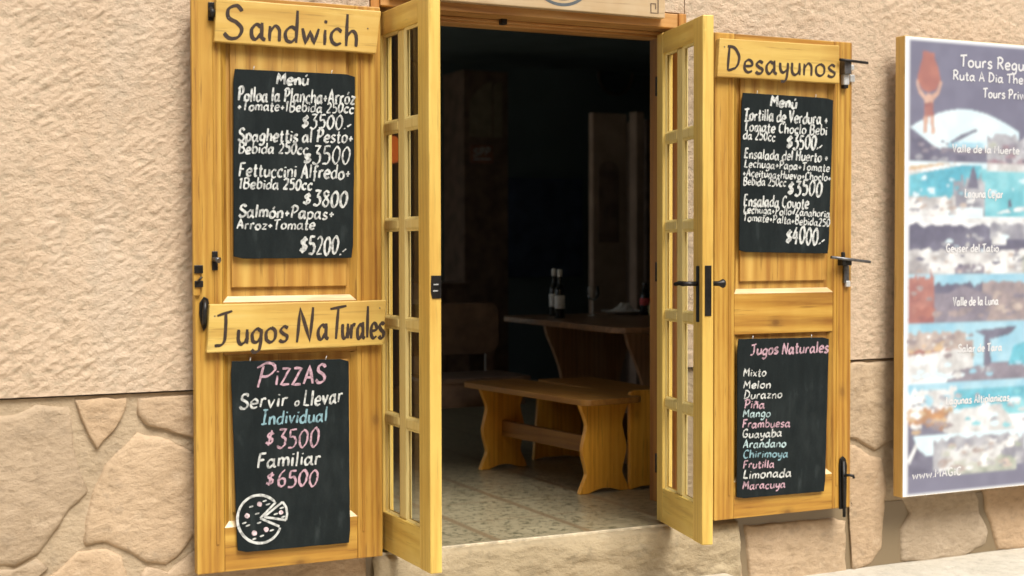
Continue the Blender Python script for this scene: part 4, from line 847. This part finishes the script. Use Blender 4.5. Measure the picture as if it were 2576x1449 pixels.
for tx, x_, y_, x2, h in (('Valle de la Muerte', 2392, 378, 2560, 20), ('Laguna Cejar', 2424, 494, 2520, 22), ('Geyser del Tatio', 2378, 634, 2510, 20), ('Valle de la Luna', 2396, 772, 2510, 22), ('Salar de Tara', 2410, 892, 2520, 20), ('Lagunas Altiplanicas', 2380, 1024, 2540, 20), ('www.MAGiC', 2296, 1206, 2420, 20)): cap(tx, x_, y_, x2, h, .0075)
ink.build('poster_lettering', plain('poster_ink_white', (.62, .62, .64), .5, var=.05), post)
# the next frame just entering at the right
e0 = at(2566, 1128, -.025); e1 = at(2566, 1183, -.025)
nf = thing('wall_box', (e0.x+.15, -.02, e1.z), 'small yellow wooden box fixed low on the wall at the far right edge', 'box')
mb = MB(); mb.box(e0.x, e0.x+.3, -.11, -.022, e1.z, e0.z-.012); mb.build('body', W_PF, nf, bevel=.004)
mb = MB(); mb.box(e0.x-.004, e0.x+.304, -.116, -.022, e0.z-.0118, e0.z); mb.build('lid', W_PF, nf, bevel=.003)

# ------------------------------------------------------------------ inside: bench, table, settings
def wavy(w0, h, amp, n=28, waves=None):
    """half outline of a scalloped end board"""
    pts = waves or [(1, 0), (.94, .06), (.75, .19), (.75, .27), (.90, .48), (.76, .69), (.735, .78), (.90, .92), (1, 1)]
    return [(w0/2*a, b*h) for a, b in smooth(pts, 4)]
def end_board(mb, cx, cy, w0, h, amp, th, z0=0.0, arch=.02, waves=None):
    prof = wavy(w0, h, amp, waves=waves); L_ = [(cx-a, z0+b) for a, b in prof]; R_ = [(cx+a, z0+b) for a, b in reversed(prof)]
    foot = [(cx+w0*.32-w0*.64*i/6, z0+arch*math.sin(math.pi*i/6)) for i in range(7)]
    mb.prism(L_+R_+[p for p in foot], cy-th/2, cy+th/2)
def bench(name, x, y0, y1, w_, h, label, cat='bench', plain_end=False):
    t = thing(name, (x, y0, 0), label, cat)
    t.rotation_euler = (0, 0, R(6.4))
    mb = MB(); pts = []; rr = .05; X0, X1, Y0, Y1 = x-w_/2-.015, x+w_/2+.015, y0-.10, y1+.14
    for (cx_, cy_, a0_) in ((X1-rr, Y1-rr, 0), (X0+rr, Y1-rr, 90), (X0+rr, Y0+rr, 180), (X1-rr, Y0+rr, 270)):
        for k in range(6): a = R(a0_+90*k/5); pts.append((cx_+rr*math.cos(a), cy_+rr*math.sin(a)))
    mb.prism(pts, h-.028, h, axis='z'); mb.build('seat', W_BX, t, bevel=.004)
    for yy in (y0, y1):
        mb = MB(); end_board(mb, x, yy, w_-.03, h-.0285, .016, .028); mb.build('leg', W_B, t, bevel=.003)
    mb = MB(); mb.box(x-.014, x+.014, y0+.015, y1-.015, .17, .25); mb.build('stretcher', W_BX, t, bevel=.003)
    return t
bench('wooden_bench', 3.342, .81, 1.70, .315, .45, 'low pine bench with scalloped legs just inside the doorway')
# neighbour: plain-sided corner bench
t = thing('corner_bench', (3.68, .95, 0), 'plain sided pine seat beside the scalloped bench, half behind the door jamb', 'bench')
mb = MB(); pr = [(3.505, 0), (3.57, .012), (3.70, .012), (3.80, 0), (3.80, .472)]+[(3.535+.0, .472), (3.512, .464), (3.503, .445)]
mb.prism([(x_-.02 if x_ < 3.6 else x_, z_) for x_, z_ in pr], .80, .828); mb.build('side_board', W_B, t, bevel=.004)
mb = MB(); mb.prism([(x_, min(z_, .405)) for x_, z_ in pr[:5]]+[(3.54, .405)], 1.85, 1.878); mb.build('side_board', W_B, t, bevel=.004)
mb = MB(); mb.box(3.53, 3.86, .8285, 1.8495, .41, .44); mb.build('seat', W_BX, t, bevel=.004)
# table
TX, TZ = 3.98, .75
tb = thing('dining_table', (4.12, 1.86, 0), 'dark pine table with bottles and a plate, behind the bench', 'table')
TP = [(3.70, 2.62), (3.66, 2.54), (3.625, 1.22), (3.66, 1.14), (3.74, 1.12), (4.62, 1.16), (4.68, 1.22), (4.70, 2.56), (4.64, 2.62)]
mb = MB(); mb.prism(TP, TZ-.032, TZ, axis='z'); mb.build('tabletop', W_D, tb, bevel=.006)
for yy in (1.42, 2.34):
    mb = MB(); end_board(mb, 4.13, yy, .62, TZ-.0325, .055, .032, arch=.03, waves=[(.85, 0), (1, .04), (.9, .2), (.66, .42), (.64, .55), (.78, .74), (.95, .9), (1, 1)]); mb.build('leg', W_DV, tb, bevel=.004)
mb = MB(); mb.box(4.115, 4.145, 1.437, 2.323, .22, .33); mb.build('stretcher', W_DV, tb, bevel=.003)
def bottle(name, x, y, label, kind):
    t = thing(name, (x, y, TZ), label, 'bottle', None, 0, True)
    m = MB()
    if kind == 'oil':
        m.lathe([(.0, .0005), (.027, .0005), (.029, .006), (.029, .155), (.027, .168), (.014, .192), (.0115, .2), (.011, .255), (.013, .256), (.013, .262), (.0, .262)]); m.build('glass_body', BOT, t)
        m = MB(); m.lathe([(.0295, .055), (.0297, .056), (.0297, .128), (.0295, .129)]); lb_ = m.build('label', LABEL, t)
        m = MB(); m.lathe([(.0138, .236), (.0142, .238), (.0148, .272), (.0125, .279), (.0, .279)]); m.build('cap', CREAM if False else WHITE, t)
    else:
        m.lathe([(.0, .0005), (.026, .0005), (.029, .008), (.030, .075), (.029, .10), (.022, .135), (.0125, .165), (.0115, .187), (.0, .188)]); m.build('glass_body', COLA, t)
        m = MB(); m.lathe([(.0302, .060), (.0306, .062), (.0304, .098), (.0296, .100)]); m.build('label', REDL, t)
        m = MB(); m.lathe([(.0135, .178), (.0145, .180), (.0135, .193), (.0, .194)]); m.build('cap', STEEL, t)
    return t
bottle('sauce_bottle', 3.930, 2.42, 'slim dark bottle with white label on the table, left of the pair', 'oil')
bottle('sauce_bottle', 3.835, 2.17, 'slim dark bottle with white label on the table, right of the pair', 'oil')
bottle('drink_bottle', 4.461, 2.268, 'dark bottle with a red label near the table end by the jamb', 'cola')
gl = thing('wine_glass', (4.13, 2.31, TZ), 'stemmed wine glass on the table between the bottles and the plate', 'glass', None, 0, True)
m = MB(); m.lathe([(.0, .001), (.032, .001), (.032, .003), (.006, .007), (.0035, .012), (.0035, .085), (.006, .09)], n=18); m.build('stem', WHITE, gl)
m = MB(); m.lathe([(.006, .090), (.028, .100), (.038, .125), (.037, .155), (.033, .175)], n=18); m.build('bowl', GLASS, gl)
pl = thing('dinner_plate', (4.40, 2.42, TZ), 'wide round plate on the table', 'plate', None, 0, True)
m = MB(); m.lathe([(.0, .006), (.07, .006), (.085, .008), (.132, .020), (.135, .022), (.130, .018), (.085, .003), (.06, .0005), (.0, .0005)], n=32); m.build('dish', WHITE, pl)
np_ = MB(); rnd = random.Random(3); ctr = (4.40, 2.42, TZ+.010)
ring = [(ctr[0]+(.065+.02*rnd.random())*math.cos(2*math.pi*k/11), ctr[1]+.05*math.sin(2*math.pi*k/11), ctr[2]+.004+.012*rnd.random()) for k in range(11)]
mid = [(ctr[0]+.012+.030*math.cos(2*math.pi*k/11), ctr[1]+.02*math.sin(2*math.pi*k/11), ctr[2]+.03+.035*rnd.random()) for k in range(11)]
for k in range(11): np_.face((ring[k], ring[(k+1) % 11], mid[(k+1) % 11], mid[k]))
np_.face(mid); np_.face(list(reversed(ring)))
tag(np_.build('napkin', PAPER, origin=ctr), 'crumpled white paper napkin lying on the plate', 'napkin')
cm = MB(); q = (4.452, 2.13, TZ+.001); cm.lathe([(.0, .0), (.035, .0), (.042, .012), (.044, .05), (.036, .078), (.018, .09), (.0, .092)], c=q, n=16)
tag(cm.build('bread_roll', CREAM, origin=q), 'round cream coloured roll at the table edge beside the jamb', 'bread')

# ------------------------------------------------------------------ further back: table, chairs, cabinet, lamp, clock
q = atz(1215, 950, .45); qx0, qx1, qy = at(1075, 950, q.y).x, at(1336, 950, q.y).x, q.y
t2 = thing('wooden_settle', ((qx0+qx1)/2, qy+.25, 0), 'dim dark wooden settle with a backrest, left of the scalloped bench in the dark room', 'bench')
mb = MB(); mb.box(qx0, qx1, qy, qy+.40, .425, .45); mb.build('seat', DARKW, t2, bevel=.006)
mb = MB(); mb.box(qx0+.02, qx1-.02, qy+.03, qy+.05, .29, .4245); mb.build('front_rail', DARKW, t2, bevel=.003)
mb = MB(); pr = [(qx0+.03, .55), (qx1-.06, .55), (qx1-.02, .60), (qx1-.02, .80), (qx1-.06, .84), (qx0+.03, .84)]; mb.prism(pr, qy+.37, qy+.395); mb.build('backrest', DARKW, t2, bevel=.004)
for x_ in (qx0+.03, qx1-.09):
    mb = MB(); mb.box(x_, x_+.05, qy+.3955, qy+.42, 0, .82); mb.build('leg', DARKW, t2, bevel=.003)
    mb = MB(); mb.box(x_, x_+.05, qy+.052, qy+.10, 0, .4245); mb.build('leg', DARKW, t2, bevel=.003)
a = at(1060, 712, 4.6); c = at(1180, 712, 4.6); cbd = thing('low_cupboard', ((a.x+c.x)/2, 4.8, 0), 'plain brown cupboard standing in the dark behind the settle', 'cupboard')
mb = MB(); mb.box(a.x, c.x, 4.6, 5.0, 0, a.z-.02); mb.build('carcass', DARKW, cbd, bevel=.004)
mb = MB(); mb.box(a.x-.02, c.x+.02, 4.58, 5.0, a.z-.0195, a.z); mb.build('top', DARKW, cbd, bevel=.004)
xm = (a.x+c.x)/2
for xa, xb in ((a.x+.01, xm-.005), (xm+.005, c.x-.01)): mb = MB(); mb.box(xa, xb, 4.582, 4.5995, .08, a.z-.04); dr = mb.build('door', DARKW, cbd, bevel=.003); mb = MB(); mb.tube([(xb-.03 if xa < xm-.1 else xa+.03, 4.582, a.z*.6), (xb-.03 if xa < xm-.1 else xa+.03, 4.56, a.z*.6)], .012, 8); mb.build('knob', STEEL, dr)
yc = 5.2; a = at(1180, 195, yc); b = at(1264, 420, yc)
cb = thing('display_cabinet', ((a.x+b.x)/2, yc, 0), 'tall dark cabinet with pale upper panes and a small lettered card, far inside', 'cabinet')
mb = MB(); mb.box(a.x-.05, b.x+.05, yc, yc+.4, 0, a.z+.06); mb.build('carcass', DARKW, cb, bevel=.006)
zs = [at(1220, y, yc).z for y in (345, 205)]
pale = plain('pale_curtain', (.26, .22, .15), .9, var=.2)
for (xa, xb) in ((1181, 1236), (1241, 1262)):
    A, B_ = at(xa, 300, yc).x, at(xb, 300, yc).x; pts = [(A, zs[0]), (B_, zs[0])]+[(B_-(B_-A)*k/8, zs[1]-(.16 if xa < 1200 else .03)*(k/8)**1.6) for k in range(9)]
    mb = MB(); mb.prism(pts, yc-.006, yc-.001); mb.build('door_pane', pale, cb)
A, B_ = at(1184, 410, yc-.01), at(1240, 366, yc-.01); mb = MB(); mb.box(A.x, B_.x, yc-.012, yc-.004, A.z, B_.z); cd_ = mb.build('card', plain('rust_card', (.28, .12, .08), .6, var=.3), cb, bevel=.002)
mb = MB(); write(mb, 'SPP', 1190, 392, 1232, 390, 18, yc-.013, wpx=4.5, chisel=.2); ribbon(mb, [(at(1190, 403, yc-.013).x, A.z+.03), (at(1234, 400, yc-.013).x, A.z+.035)], yc-.013, .02, chisel=0); mb.build('card_lettering', CH['w'], cd_)
p = at(1545, 190, 5.98); ck = thing('wall_clock', tuple(p), 'faint round clock high on the dark back wall', 'clock', None, 0, True)
bm_ = MB(); bm_.tube([(0, .015, 0), (0, -.02, 0)], .17, 28); bm_.build('dial', plain('clock_grey', (.075, .10, .115), .6, var=.2), ck)
bm_ = MB(); bm_.tube([(0.17*math.cos(2*math.pi*k/32), -.02, .17*math.sin(2*math.pi*k/32)) for k in range(33)], .012, 6, cap=False); bm_.build('rim', DARKW, ck)
p = at(987, 376, 3.2); lp = thing('pendant_lamp', tuple(p), 'small glowing orange lamp hanging inside, seen through the left glazed leaf', 'lamp', None, 0, True)
m = MB(); m.lathe([(.02, .08), (.04, .065), (.055, .02), (.055, -.03), (.035, -.075), (.0, -.085)], n=20)
m.build('lamp_shade', plain('orange_shade', (.7, .16, .04), .6, var=.2, emit=((1, .20, .04), .16)), lp)
m = MB(); m.tube([(0, 0, .085), (0, 0, 2.70-p.z)], .004, 6); m.build('cord', DARKW, lp)
p = at(1350, 520, 5.96); cl = MB(); cl.box(p.x-.35, p.x+.45, 5.955, 5.99, .9, 1.75)
tag(cl.build('wall_hanging', NAVY, origin=(p.x, 5.99, .9)), 'dark blue cloth hanging on the back wall', 'wall hanging')
a = at(1625, 300, 4.2); c = at(1700, 800, 4.2); sh = thing('wine_rack', (a.x+.3, 4.2, 0), 'dark open shelf unit right of the tan pillar', 'shelf')
mb = MB()
for x_ in (a.x, a.x+.62): mb.box(x_, x_+.03, 4.2, 4.5, 0, a.z)
mb.build('side', DARKW, sh, bevel=.003)
for k in range(5): mb = MB(); mb.box(a.x+.0305, a.x+.6195, 4.21, 4.49, .3+k*.38, .325+k*.38); mb.build('shelf', DARKW, sh, bevel=.003)

for o in scene.objects:
    if '_o' in o: del o['_o']
